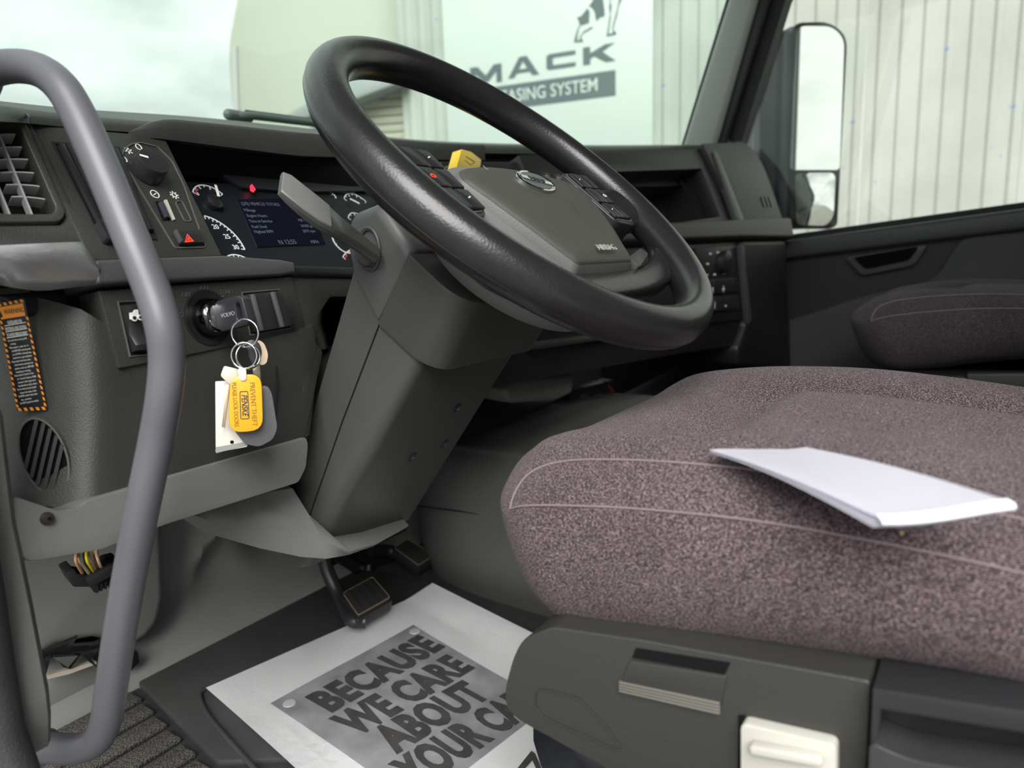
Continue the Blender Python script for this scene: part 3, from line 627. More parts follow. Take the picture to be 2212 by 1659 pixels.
# slotted vent with thumbwheel behind the grab handle
cv_ = empty('slot_vent', INS.w(*INS.px(230, 500), -0.02), 'tall slotted air vent with thumbwheel behind the grab handle', 'vent')
vo = INS.pp([(110, 306), (258, 318), (340, 520), (208, 500)]); vi = INS.pp([(118, 312), (250, 323), (330, 506), (206, 490)])
ring_prism('vent_frame', INS, vo, vi, -0.01, 0.0012, DARK2, cv_, bv=0.0006)
prism('vent_duct', INS, vi, 0.0003, 0.0006, VOID, cv_)
for k in range(8):
    f = k*0.125+0.06
    a = (118+(250-118)*f, 316+10*f); b = (206+(330-206)*f, 488+16*f)
    p0, p1 = INS.px(*a), INS.px(*b)
    prism('slat', INS, [(p0[0]-.0024, p0[1]-.001), (p0[0]+.0024, p0[1]-.001), (p1[0]+.0024, p1[1]), (p1[0]-.0024, p1[1])], 0.0006, 0.006, SATIN, cv_, bv=0.0008)
tw = INS.px(236, 508)
for k, s in ((0, -1), (1, 1)):
    prism('thumbwheel', INS, rect(tw[0]+s*0.0055, tw[1], 0.0095, 0.020, 0.003), -0.004, 0.009, SATIN, cv_, bv=0.002)
# light switch plate
lsw = empty('light_switch', INS.w(*INS.px(360, 535)), 'black rotary headlight switch plate with dimmers and knob', 'switch')
plate_px = [(262, 338), (268, 322), (284, 312), (302, 309), (340, 318), (372, 350), (396, 400), (444, 535), (378, 537), (266, 352)]
strip('plate_edge', INS, rnd(INS.pp(plate_px), 0.003, 3), 0.0009, 0.0, 0.0012, pm('plate_edge_grey', (0.10, 0.10, 0.09), 0.5), lsw, closed=True)
kc = INS.px(334, 346, 0.0172)
kn = lathe('knob', INS, kc, [(0.0160, 0.0), (0.0160, 0.002), (0.0152, 0.0035), (0.0145, 0.0150), (0.0138, 0.0168), (0.010, 0.0172), (0.001, 0.0172)], SATIN, lsw, n=44)
kt = INS.off(0.0173); ku = kt.px(311, 337, 0)
strip('pointer', kt, [kt.px(302, 335), kt.px(320, 340)], 0.0022, 0, 0.0004, WHITE, kn)
text('marking', '0', INS, *INS.px(270, 346), 0.0085, WHITE, lsw, d=0.0006)
def rays(name, fr, c, n, r0, r1, wd, mat, parent, rot=0):
    bm = bmesh.new()
    for k in range(n):
        a = rot+2*math.pi*k/n
        strip_bm(fr, [(c[0]+r0*math.cos(a), c[1]+r0*math.sin(a)), (c[0]+r1*math.cos(a), c[1]+r1*math.sin(a))], wd, 0.0002, 0.0007, bm=bm)
    return from_bm(name, bm, mat, parent, False)
c_ = INS.px(277, 326); rays('marking', INS, c_, 6, 0.0012, 0.0040, 0.0009, WHITE, lsw, 0.3)
c_ = INS.px(299, 318); strip('marking', INS, ell(c_[0], c_[1], 0.0028, 0.0034, 14), 0.0008, 0.0002, 0.0007, WHITE, lsw, True)
c_ = INS.px(334, 420); strip('marking', INS, ell(c_[0], c_[1], 0.0040, 0.0042, 18), 0.0008, 0.0002, 0.0007, WHITE, lsw, True)
strip('marking', INS, [(c_[0]-.0018, c_[1]-.001), (c_[0]+.0018, c_[1]+.001)], 0.0008, 0.0002, 0.0007, WHITE, lsw)
c_ = INS.px(376, 422); strip('marking', INS, ell(c_[0], c_[1], 0.0022, 0.0024, 14), 0.0009, 0.0002, 0.0007, WHITE, lsw, True); rays('marking', INS, c_, 8, 0.0032, 0.0046, 0.0010, WHITE, lsw)
dm = INS.pp([(335, 436), (352, 435), (368, 476), (351, 477)])
prism('dimmer_slot', INS, dm, 0.0, 0.0008, VOID, lsw)
dpz = prism('dimmer_wheel', INS, INS.pp([(338, 440), (349, 439), (364, 474), (354, 475)]), 0.0, 0.0045, pm('dimmer_blue', (0.035, 0.038, 0.055), 0.35), lsw, bv=0.002)
prism('dimmer_mark', INS, INS.pp([(353, 434), (359, 433), (377, 476), (372, 477)]), 0.0, 0.0016, CREAM, lsw)
strip('sensor_slot', INS, rnd(INS.pp([(377, 436), (392, 434), (414, 478), (399, 480)]), 0.004, 4), 0.0009, 0.0, 0.0010, pm('plate_edge_grey', (0.10, 0.10, 0.09), 0.5), lsw, True)
hb = prism('hazard_button', INS, INS.pp([(371, 504), (430, 501), (437, 530), (386, 532)]), 0.0, 0.0055, SATIN, lsw, bv=0.0015)
prism('button_edge', INS, INS.pp([(370, 504), (376, 503), (390, 528), (384, 531)]), 0.001, 0.0062, pm('ledge_plastic', (0.1, 0.1, 0.1)), hb, bv=0.001)
ht = INS.off(0.0056)
hz = prism('hazard_triangle', ht, ht.pp([(399, 524), (419, 522), (404, 505)]), 0, 0.0004, REDP, hb)
strip('triangle_line', ht, ht.pp([(402, 520), (412, 519), (405, 511)]), 0.0007, 0.0004, 0.0006, LBLACK, hz, True)
# instrument cluster
ic = empty('instrument_cluster', CL.w(*CL.px(600, 560)), 'instrument cluster with white dial markings and dark blue screen', 'gauges')
FACE = pm('cluster_face', (0.009, 0.011, 0.015), 0.35, bump=0.15, bscale=250)
prism('face', CL, CL.pp([(380, 392), (980, 415), (1010, 600), (440, 592)]), -0.008, 0.0, FACE, ic)
prism('brow', CL, CL.pp([(380, 376), (470, 380), (520, 412), (640, 420), (980, 415), (980, 390), (380, 360)]), -0.004, 0.006, pm('cluster_brow', (0.012, 0.013, 0.016), 0.4), ic, bv=0.002)
GW = pm('gauge_white', (0.62, 0.64, 0.66), 0.5, emit=(0.8, 0.85, 0.9), estr=0.05)
def gauge(p1, p2, p3, wd, ticks, nums=(), needle=None, hub=None, a_ext=0.0, red=False):
    q1, q2, q3 = CL.px(*p1), CL.px(*p2), CL.px(*p3); cx, cy, r = circle3(q1, q2, q3)
    a1, a2, a3 = (math.atan2(q[1]-cy, q[0]-cx) for q in (q1, q2, q3))
    if a2 > a1: a2 -= 2*math.pi
    while a3 > a2: a3 -= 2*math.pi
    g_ = strip('dial_scale', CL, arc_pts((cx, cy), r, a1, a3, 22), wd, 0.0003, 0.0009, GW, ic)
    bm = bmesh.new()
    for k in range(ticks+1):
        a = a1+(a3-a1)*k/ticks; ln = 0.0045 if k % 2 == 0 else 0.0028
        strip_bm(CL, [(cx+r*math.cos(a), cy+r*math.sin(a)), (cx+(r-ln)*math.cos(a), cy+(r-ln)*math.sin(a))], wd*0.7, 0.0003, 0.0009, bm=bm)
    from_bm('dial_ticks', bm, GW, g_, False)
    if red: strip('red_zone', CL, arc_pts((cx, cy), r-0.003, a1, a1+(a3-a1)*0.22, 6), 0.002, 0.0004, 0.001, pm('gauge_red', (0.5, 0.03, 0.05), 0.5), g_)
    for s, p, sz in nums: text('dial_number', s, CL, *CL.px(*p), sz, GW, g_, d=0.0006, bold=0.01)
    if needle:
        n0, n1 = CL.px(*needle[0]), CL.px(*needle[1]); strip('needle', CL, [n0, n1], 0.0028, 0.004, 0.005, WHITE, g_)
    if hub: lathe('needle_hub', CL, CL.px(*hub), [(0.0095, 0.0005), (0.009, 0.006), (0.006, 0.0075), (0.0005, 0.008)], BLACK, g_, n=24)
gauge((416, 416), (441, 401), (480, 420), 0.0015, 6, [('0', (427, 420), 0.006)], ((468, 430), (461, 405)), (459, 441), red=True)
gauge((441, 467), (492, 494), (528, 540), 0.0016, 12, [('20', (465, 491), 0.0085), ('25', (490, 512), 0.0085), ('30', (509, 535), 0.0085)])
gauge((487, 558), (505, 551), (536, 562), 0.0016, 5)
gauge((690, 414), (710, 412), (726, 428), 0.0014, 5)
gauge((743, 430), (760, 419), (790, 436), 0.0014, 6, (), ((752, 434), (772, 444)))
gauge((752, 472), (775, 464), (800, 486), 0.0014, 5)
gauge((718, 508), (724, 528), (760, 530), 0.0022, 5)
gauge((740, 556), (750, 544), (780, 540), 0.0014, 5, red=True)
SCR = pm('screen_glass', (0.004, 0.005, 0.010), 0.15, emit=(0.02, 0.035, 0.11), estr=0.012)
sc_ = prism('screen', CL, CL.pp([(512, 432), (662, 428), (702, 528), (555, 535)]), 0.0, 0.0012, SCR, ic)
TXT = pm('screen_text', (0.07, 0.085, 0.12), 0.5, emit=(0.5, 0.6, 0.85), estr=0.03)
sT = CL.off(0.0014)
arot = math.atan2(sT.px(702, 528)[1]-sT.px(555, 535)[1], sT.px(702, 528)[0]-sT.px(555, 535)[0])
for s, p, sz in (('(2/5) VEHICLE TOTALS', (521, 440), .0062), ('Mileage', (527, 454), .0058), ('Engine Hours', (533, 466), .0058), ('Time in Service', (538, 478), .0058), ('Fuel Used', (544, 490), .0058), ('Highest RPM', (549, 501), .0058)):
    text('screen_text', s, sT, *sT.px(*p), sz, TXT, sc_, align='LEFT', rot=arot, ext=0.0001)
for s, p in (('80113 mi', (662, 452)), ('1799 h', (667, 464)), ('MB 77 50', (671, 476)), ('10180 gal', (676, 488)), ('2079 rpm', (681, 499))):
    text('screen_text', s, sT, *sT.px(*p), .0058, TXT, sc_, align='RIGHT', rot=arot, ext=0.0001)
text('screen_text', "N 12:55", sT, *sT.px(602, 524), .009, TXT, sc_, align='LEFT', rot=arot, ext=0.0001)
text('screen_text', 'MPH', sT, *sT.px(680, 523), .007, TXT, sc_, rot=arot, ext=0.0001)
REDL = pm('red_telltale', (0.6, 0.02, 0.03), 0.4, emit=(1.0, 0.03, 0.06), estr=0.9)
tl = CL.off(0.0062)
prism('red_telltale', tl, tl.pp([(540, 401), (544, 398), (548, 404), (552, 410), (547, 416), (540, 412)]), 0, 0.0006, REDL, ic)
# ignition
ig = empty('ignition_lock', LOW.w(*LOW.px(450, 715)), 'chrome ignition lock in a round black recess', 'ignition lock')
ic_ = LOW.px(450, 686)
lathe('recess_ring', LOW, (ic_[0], ic_[1]), [(0.0265, -0.002), (0.0265, 0.0010), (0.0250, 0.0014), (0.0235, 0.0006), (0.001, 0.0006)], BLACK, ig, n=44)
lathe('lock_barrel', LOW, (ic_[0]+0.0005, ic_[1]-0.0005), [(0.019, -0.009), (0.019, 0.002), (0.0175, 0.006), (0.0165, 0.012), (0.0145, 0.0145), (0.0135, 0.0140)], pm('dark_chrome', (0.10, 0.10, 0.11), 0.15, metal=1.0), ig, n=36)
lathe('lock_face', LOW, (ic_[0]+0.0005, ic_[1]-0.0005), [(0.0132, 0.006), (0.0128, 0.0155), (0.0105, 0.0165), (0.001, 0.0165)], CHROME, ig, n=32)
for s, p, rt_ in (('OFF', (402, 637), 0.0), ('IGN', (440, 622), 0.0), ('ON', (461, 638), 0.0), ('START', (490, 631), 0.0), ('ACC', (391, 680), 0.0)):
    text('marking', s, LOW, *LOW.px(*p), 0.0056, DIMPRINT, ig, d=0.0004, rot=rt_)
for a, b in (((442, 628), (443, 633)), ((482, 638), (479, 643)), ((392, 684), (404, 683))):
    strip('marking', LOW, LOW.pp([a, b]), 0.0009, 0.0002, 0.0006, DIMPRINT, ig)
# rocker switches
def rocker(name, px, label, ridges, icon):
    e = empty(name, LOW.w(*LOW.px(*px[2])), label, 'switch')
    uv = LOW.pp(px); n = len(uv)
    strip('socket_edge', LOW, uv, 0.0014, 0.0, 0.001, pm('plate_edge_grey', (0.10, 0.10, 0.09), 0.5), e, True)
    prism('socket', LOW, uv, 0.0, 0.0007, VOID, e)
    return e
rk = rocker('rocker_switch', [(254, 652), (330, 648), (352, 762), (280, 770)], 'black rocker switch with white truck symbol beside the grab handle', 0, True)
uv = LOW.pp([(258, 660), (332, 655), (350, 755), (284, 762)])
bmr = bmesh.new()
pr = lambda t: [uv[0][i]+(uv[3][i]-uv[0][i])*t for i in (0, 1)]; pl_ = lambda t: [uv[1][i]+(uv[2][i]-uv[1][i])*t for i in (0, 1)]
rk_rings = []
for t, d in ((0.0, 0.004), (0.04, 0.013), (0.35, 0.009), (0.62, 0.006), (0.86, 0.0105), (0.97, 0.008), (1.0, 0.002)):
    a, b = pr(t), pl_(t); rk_rings.append([LOW.w(*a, 0.0), LOW.w(a[0], a[1], d-.0025), LOW.w(a[0]+.0035, a[1], d), LOW.w(b[0]-.003, b[1], d), LOW.w(b[0], b[1], d-.002), LOW.w(*b, 0.0)])
rko = loft('rocker_cap', rk_rings, SATIN, rk, ang=35)
LR = LOW.off(0.0112)
prism('truck_symbol', LR, LR.pp([(279, 676), (287, 674), (289, 668), (297, 667), (299, 681), (307, 684), (307, 688), (280, 690)]), 0.0, 0.0006, WHITE, rko)
for cx_, cy_, rr_ in ((289, 687, 0.0028), (302, 686, 0.0024)):
    c_ = LR.px(cx_, cy_); prism('symbol_wheel', LR, ell(c_[0], c_[1], rr_, rr_, 14), 0.0, 0.0009, WHITE, rko); prism('symbol_wheel_rim', LR, ell(c_[0], c_[1], rr_*.55, rr_*.55, 12), 0.0009, 0.0012, SATIN, rko)
strip('truck_symbol', LR, LR.pp([(301, 670), (306, 674), (303, 678)]), 0.0011, 0.0, 0.0006, WHITE, rko)
bk = rocker('blank_switch', [(522, 632), (602, 625), (628, 709), (540, 724)], 'blank black double switch block with two ridges beside the ignition key', 2, False)
for (a, b, c, d) in (((524, 638), (566, 633), (588, 712), (545, 720)), ((568, 633), (602, 629), (625, 704), (590, 712))):
    k_ = prism('switch_cap', LOW, LOW.pp([a, b, c, d]), 0.0, 0.010, SATIN, bk, bv=0.002)
    prism('ridge', LOW, LOW.pp([(a[0]+1, a[1]+1), (a[0]+9, a[1]), (d[0]+9, d[1]-3), (d[0]+1, d[1]-2)]), 0.008, 0.0125, pm('ridge_grey', (0.075, 0.077, 0.082), 0.4), k_, bv=0.0015)
# oval demister outlet with diagonal bars
OV = Frame(at(97, 985, y=0.611), (0.84, -0.54, 0.0), (0.02, 0.10, 0.99))
oc = OV.px(97, 985)
oval = empty('demister_vent', OV.w(oc[0], oc[1]-0.03, 0), 'oval vent with slanted bars below the warning label', 'vent')
ang_ = math.radians(10)
A_, B_ = 0.0150, 0.0310
strip('vent_rim', OV, ell(oc[0], oc[1], A_, B_, 40, ang_), 0.0014, 0.0, 0.004, pm('rim_grey', (0.10, 0.10, 0.095), 0.45), oval, True)
prism('vent_back', OV, ell(oc[0], oc[1], A_*.97, B_*.97, 36, ang_), 0.0, 0.0008, VOID, oval)
for k in range(5):
    s = (k-2.0)/2.5
    d_ = V((math.cos(ang_-0.42-math.pi/2+math.pi), math.sin(ang_-0.42+math.pi/2)));
    dirv = V((math.sin(0.30), math.cos(0.30))); nor = V((dirv.y, -dirv.x))
    off = nor*(s*0.0128)
    # clip the bar to the ellipse by sampling
    pts = []
    for j in range(-60, 61):
        q_ = off+dirv*(j*0.0007)
        a_ = q_.x*math.cos(ang_)+q_.y*math.sin(ang_); b_ = -q_.x*math.sin(ang_)+q_.y*math.cos(ang_)
        if (a_/A_)**2+(b_/B_)**2 < 0.93: pts.append(q_)
    if len(pts) > 2: strip('vent_bar', OV, [(oc[0]+pts[0].x, oc[1]+pts[0].y), (oc[0]+pts[-1].x, oc[1]+pts[-1].y)], 0.0026, 0.0006, 0.004, pm('vent_bar_plastic', (0.035, 0.035, 0.033), 0.5), oval)
# warning label
WL_ = Frame(at(50, 765, y=0.634), (0.85, -0.53, 0.0), (0.0, 0.02, 1.0))
q0 = [(-4, 656), (55, 645), (104, 883), (40, 886)]
uvl = WL_.pp(q0)
lb = empty('warning_label', WL_.w(*WL_.px(72, 886)), 'orange and black warning label on the dash end', 'label')
prism('label_sheet', WL_, uvl, 0.004, 0.0046, LBLACK, lb)
def bil(s, t): # s across 0..1, t down 0..1
    a = V(uvl[0]).lerp(V(uvl[1]), s); b = V(uvl[3]).lerp(V(uvl[2]), s); p = a.lerp(b, t); return (p.x, p.y)
prism('label_header', WL_, [bil(.05, .035), bil(.92, .035), bil(.92, .145), bil(.05, .145)], 0.0046, 0.0049, ORANGE, lb)
for k in range(16):
    t0 = 0.15+k*0.052
    prism('hazard_stripe', WL_, [bil(0.0, t0), bil(.07, t0+.015), bil(.07, t0+.042), bil(0, t0+.027)], 0.0046, 0.0049, ORANGE, lb)
    prism('hazard_stripe', WL_, [bil(0.93, t0), bil(1, t0+.015), bil(1, t0+.042), bil(.93, t0+.027)], 0.0046, 0.0049, ORANGE, lb)
for k in range(5):
    for t0 in (0.0, 0.972):
        s0 = 0.02+k*0.2
        prism('hazard_stripe', WL_, [bil(s0, t0), bil(s0+.10, t0), bil(s0+.14, t0+.028), bil(s0+.04, t0+.028)], 0.0046, 0.0049, ORANGE, lb)
wd_ = (V(bil(1, .5))-V(bil(0, .5))).length; ht_ = (V(bil(.5, 1))-V(bil(.5, 0))).length
rl = math.atan2(V(bil(1, .3)).y-V(bil(0, .3)).y, V(bil(1, .3)).x-V(bil(0, .3)).x)
text('label_heading', 'WARNING', WL_, *bil(.55, .09), ht_*0.062, LBLACK, lb, d=0.0051, sx=0.8, maxw=wd_*.68, rot=rl, ext=.0001)
prism('warning_triangle', WL_, [bil(.03, .125), bil(.13, .125), bil(.08, .065)], 0.0049, 0.0052, LBLACK, lb)
for k, s in enumerate(('GUIDELINES FOR', 'ENTERING AND EXITING', 'TO AVOID SERIOUS INJURY')):
    text('label_text', s, WL_, *bil(.5, .185+k*.055), ht_*0.040, WHITE, lb, d=0.0048, bold=.012, sx=0.7, maxw=wd_*(.5 if k == 0 else .72), rot=rl, ext=.0001)
    strip('label_underline', WL_, [bil(.12, .207+k*.055), bil(.88, .203+k*.055)], 0.0006, 0.0046, 0.0049, WHITE, lb)
body = ['Face cab when entering AND', 'exiting.', 'Place papers, cups, etc. in', 'cab BEFORE entering-take', 'out AFTER exiting-keep', 'hands free to grip handholds.', 'Keep hands and shoes clean-', 'check hands and shoes for', 'grease, mud, etc. BEFORE', 'entering or exiting.', 'Keep 3 limbs (2 hands & 1 foot', 'or 1 hand & 2 feet) in FIRM', 'contact with steps and', 'handholds at ALL times.', 'Be sure where you step and grab', '-keep the steps clean.', 'Be EXTRA careful in rainy, snowy,', 'etc., weather.', 'Do NOT jump from vehicle.']
for k, s in enumerate(body):
    text('label_text', s, WL_, *bil(.14 if k in (0, 2, 6, 10, 14, 16, 18) else .20, .345+k*.0325), ht_*0.023, WHITE, lb, d=0.0048, bold=.003, sx=0.66, maxw=wd_*.66, rot=rl, align='LEFT', ext=.0001)
# centre controls
cp = empty('climate_panel', CLO.w(*CLO.px(1560, 700)), 'black climate and radio control panel right of the steering wheel', 'control panel')
prism('panel_face', CLO, CLO.pp([(1500, 536), (1586, 530), (1602, 690), (1520, 700)]), -0.006, 0.004, BLACK, cp, bv=0.003)
for (a, b, c, d) in ((1526, 602, 1556, 634), (1556, 600, 1586, 632), (1528, 640, 1558, 672), (1558, 638, 1590, 670)):
    pb = prism('push_button', CLO, CLO.pp([(a+1, b+2), (c-1, b), (c+1, d-2), (a+3, d)]), 0.004, 0.010, SATIN, cp, bv=0.002)
CT = CLO.off(0.0104)
for s, p, z_ in (('M', (1538, 628), .020), ('+', (1563, 626), .030), ('-', (1568, 658), .034)): text('marking', s, CT, *CT.px(*p), z_, WHITE, cp, ext=.0002, bold=.01)
prism('marking', CT, rect(*CT.px(1541, 660), 0.022, 0.016), 0, 0.0004, PRINT, cp)
kk = CLO.px(1558, 566); lathe('dial', CLO, kk, [(0.026, 0.004), (0.025, 0.016), (0.020, 0.019), (0.001, 0.019)], SATIN, cp, n=30)
for p in ((1540, 548), (1556, 545), (1534, 570), (1532, 594), (1549, 593), (1569, 591), (1578, 566)):
    c_ = CT.px(*p); strip('marking', CT, [(c_[0]-.006, c_[1]), (c_[0]+.006, c_[1])], 0.004, -.006, -.0055, WHITE, cp)
# yellow brake valve knob and neighbours behind the wheel
yk = empty('brake_valve', at(1015, 352, y=0.66), 'yellow push-pull brake valve knob rising behind the wheel hub', 'knob')
YF = Frame(at(1014, 345, y=0.645), (0.95, 0.30, 0.0), (0.08, 0.25, 0.96))
yo = prism('knob_head', YF, rnd(YF.pp([(986, 364), (997, 322), (1018, 328), (1040, 345), (1036, 372)]), .003, 3), -0.014, 0.0, YELL2, yk, bv=0.003, seg=3)
strip('arrow_mark', YF, YF.pp([(1006, 338), (1026, 350), (1016, 356), (1004, 346)]), 0.0012, 0.0, 0.0004, pm('knob_mark', (0.2, 0.14, 0.02), 0.5), yo)
tube('knob_stem', [YF.w(*YF.px(1012, 358), -0.007), YF.w(*YF.px(1012, 358), -0.007)+V((0.0, 0.20, -0.03))], 0.009, BLACK, yk, seg=12)
prism('valve_panel', CTR, CTR.pp([(960, 340), (1290, 345), (1320, 520), (980, 540)]), -0.05, -0.008, DARK2, dash, bv=0.004)
vs = empty('valve_switches', CTR.w(*CTR.px(1190, 395)), 'small dash buttons with pale symbols seen over the wheel hub', 'switch')
for k, p in enumerate(((1150, 384), (1180, 385), (1205, 388))):
    b_ = prism('push_button', CTR, rect(*CTR.px(*p), 0.022, 0.02, .003), -0.008, 0.002, SATIN, vs, bv=.002)
    c_ = CTR.px(*p); strip('marking', CTR, ell(c_[0], c_[1], .004, .004, 10), .0016, .002, .0026, PRINT, b_, True)

# ================================================================== STEERING WHEEL
WF = Frame((0, 0.40, 0.662), (1, 0, 0), (0, 0.7524, 0.6587))
sw_ = empty('steering_wheel', WF.w(0, 0, -0.06), 'large black leather-look steering wheel with grey centre pad', 'steering wheel')
NR, NT = 112, 22
def rim_pt(a, b, grow=0.0):
    thick = 1.0+0.10*math.exp(-((math.sin(a)+0.35)/0.35)**2)
    r = 0.211+(0.0188*thick+grow)*math.cos(b); d = (0.0210+grow)*math.sin(b)
    return WF.w(r*math.cos(a), r*math.sin(a), d)
rings = [[rim_pt(2*math.pi*i/NR, 2*math.pi*k/NT) for k in range(NT)] for i in range(NR)]
rim = loft('rim', rings, LEATHER, sw_, closed_path=True, ang=70)
for nm, b in (('rim_seam', -0.35),):
    tube(nm, [rim_pt(2*math.pi*i/NR, b, -0.0003) for i in range(NR)], 0.0006, BLACK, rim, seg=6, closed=True)
# centre pad
pad = [V((a, b, 0)) for a, b in rnd([(-0.060, -0.123), (0.060, -0.123), (0.096, -0.058), (0.118, -0.006), (0.106, 0.011), (0.060, 0.022), (0.0, 0.026), (-0.060, 0.022), (-0.106, 0.011), (-0.118, -0.006), (-0.096, -0.058)], [.006, .006, .05, .015, .02, .03, .04, .03, .02, .015, .05], 5)]
def scl(P, k, d, cy=-0.04): return [WF.w(p.x*k, cy+(p.y-cy)*k, d + 0.004*(1-((p.y+0.04)/0.09)**2)) for p in P]
PADM = pm('airbag_pad', (0.042, 0.043, 0.036), 0.6, bump=0.35, bscale=1100)
padrings = [scl(pad, 1.03, -0.045), scl(pad, 1.03, -0.018), scl(pad, 1.02, -0.012), scl(pad, 0.965, -0.003), scl(pad, .94, -.004)]
padb = loft('pad_skirt', padrings, pm('pad_skirt_grey', (0.090, 0.090, 0.088), 0.5, bump=0.3, bscale=1000), sw_, ang=45)
pado = loft('airbag_cover', [scl(pad, 0.965, -0.020), scl(pad, 0.962, -0.0025), scl(pad, 0.93, 0.0005), scl(pad, 0.80, 0.003), scl(pad, 0.5, 0.005), scl(pad, 0.3, 0.0056)], PADM, sw_, ang=50)
WT = WF.off(0.0094)
bd = lathe('badge', WT, (0.0, -0.008), [(0.031, -0.004), (0.031, 0.001), (0.029, 0.0018), (0.027, 0.0006), (0.001, 0.001)], CHROME, sw_, n=40, sq=0.52)
prism('badge_field', WT, ell(0, -0.008, 0.026, 0.0132, 32), 0.0009, 0.0013, pm('badge_field', (0.10, 0.105, 0.11), 0.3, metal=0.5), bd)
strip('badge_bar', WT, [(-0.024, -0.004), (0.024, -0.012)], 0.0055, 0.0013, 0.0020, CHROME, bd)
text('badge_lettering', 'VOLVO', WT, 0, -0.008, 0.0075, LBLACK, bd, d=0.0023, rot=-0.16, bold=.01)
text('pad_lettering', 'AIRBAG', WF.off(0.0075), 0.006, -0.108, 0.0115, PRINT, sw_, ext=.0003)
text('pad_mark', 'L', WF.off(0.0085), -0.070, 0.006, 0.0085, PRINT, sw_, ext=.0001)
# wheel-back bowl and hub
prism('hub_plate', WF, ell(0, -0.04, 0.118, 0.092, 40), -0.030, -0.0235, SATIN, sw_, bv=.002)
lathe('hub_back', WF, (0, -0.045), [(0.126, -0.026), (0.130, -0.034), (0.124, -0.056), (0.108, -0.074), (0.080, -0.086), (0.04, -0.090), (0.001, -0.09)], HUBG, sw_, n=56, ang=60, sq=0.86)
# side spokes, lower cross spoke
def sweep(name, pts, wdt, hgt, mat, parent):
    """pts (u,v,d); rounded-box section; wdt in plane, hgt along wheel axis"""
    P = spline(pts, 6); rr = []
    for i, p in enumerate(P):
        a = P[max(i-1, 0)]; b = P[min(i+1, len(P)-1)]; t = (b-a); t.z = 0; t.normalize(); nn = V((-t.y, t.x, 0))
        f = i/(len(P)-1); w_ = wdt(f); h_ = hgt(f)
        ring = []
        for k in range(16):
            an = 2*math.pi*k/16; cs, sn = math.cos(an), math.sin(an)
            e = 0.6
            x = math.copysign(abs(cs)**e, cs)*w_; y = math.copysign(abs(sn)**e, sn)*h_
            q_ = p+nn*x; ring.append(WF.w(q_.x, q_.y, p.z+y))
        rr.append(ring)
    return loft(name, rr, mat, parent, ang=60)
for s in (-1, 1):
    sweep('spoke', [(s*0.085, -0.02, -0.022), (s*0.14, -0.020, -0.020), (s*0.180, -0.022, -0.010), (s*0.205, -0.026, 0.0)], lambda f: 0.032+0.002*f, lambda f: 0.012+0.004*f, LEATHER, sw_)
    if s < 0: prism('spoke_cover', WF, rnd([(s*0.104, -0.034), (s*0.156, -0.060), (s*0.154, -0.084), (s*0.120, -0.112), (s*0.074, -0.118)][::s], 0.008, 3), -0.03, -0.006, SILV, sw_, bv=0.004, seg=3)
sweep('cross_spoke', [(-0.192, -0.088, -0.003), (-0.165, -0.116, -0.012), (-0.10, -0.134, -0.018), (0.0, -0.138, -0.020), (0.10, -0.134, -0.018), (0.165, -0.116, -0.012), (0.192, -0.088, -0.003)], lambda f: 0.0165, lambda f: 0.013, LEATHER, sw_)
prism('spoke_tab', WF, rnd([(0.064, -0.112), (0.118, -0.098), (0.122, -0.108), (0.064, -0.128)], .004, 3), -0.02, -0.002, pm('tab_grey', (0.035, 0.036, 0.034), 0.45), sw_, bv=.003)
# button pods
for s in (-1, 1):
    pod = prism('button_pod', WF, rnd([(s*0.118, 0.036), (s*0.172, 0.030), (s*0.178, -0.040), (s*0.168, -0.060), (s*0.124, -0.055)][::s], 0.010, 4), -0.034, 0.000, SATIN, sw_, bv=0.005, seg=3)
    strip('pod_trim', WF, rnd([(s*0.121, 0.032), (s*0.168, 0.027), (s*0.174, -0.039), (s*0.165, -0.055), (s*0.127, -0.051)][::s], 0.008, 4), 0.0010, -0.001, 0.0010, pm('pod_trim_grey', (0.11, 0.11, 0.115), 0.35), pod, True)
    for r_ in range(3):
        for c_ in range(2):
            u_, v_ = s*(0.1355+c_*0.0215), 0.0175-r_*0.0275
            b_ = prism('button', WF, rect(u_, v_, 0.0195, 0.0255, 0.003), -0.001, 0.0035, BLACK, pod, bv=0.0012)
            if (r_+c_) % 2 == 0:
                strip('button_symbol', WF, ell(u_, v_, .0028, .0022, 8) if r_ == 1 else [(u_-.002, v_), (u_+.002, v_+.002)], 0.0009, 0.0035, 0.0039, REDP if (s == -1 and r_ == 1) else WHITE, b_, r_ == 1)
    # the outward flank of the pod carries a second row
    for r_ in range(3):
        v0_, v1_ = 0.026-r_*0.028, 0.001-r_*0.028
    if s == -1:
        for r_ in range(3):
            v0_ = 0.024-r_*0.0275
            FL = Frame(WF.w(-0.1755, v0_-0.012, -0.014), WF.v*-1, WF.n)
            b_ = prism('button', FL, rect(0, 0, 0.0255, 0.021, 0.002), 0, 0.0025, BLACK, pod, bv=0.001)
            strip('button_symbol', FL, [(-.002, -.001), (.002, .001)], 0.001, 0.0025, 0.0029, REDP if r_ == 1 else WHITE, b_)
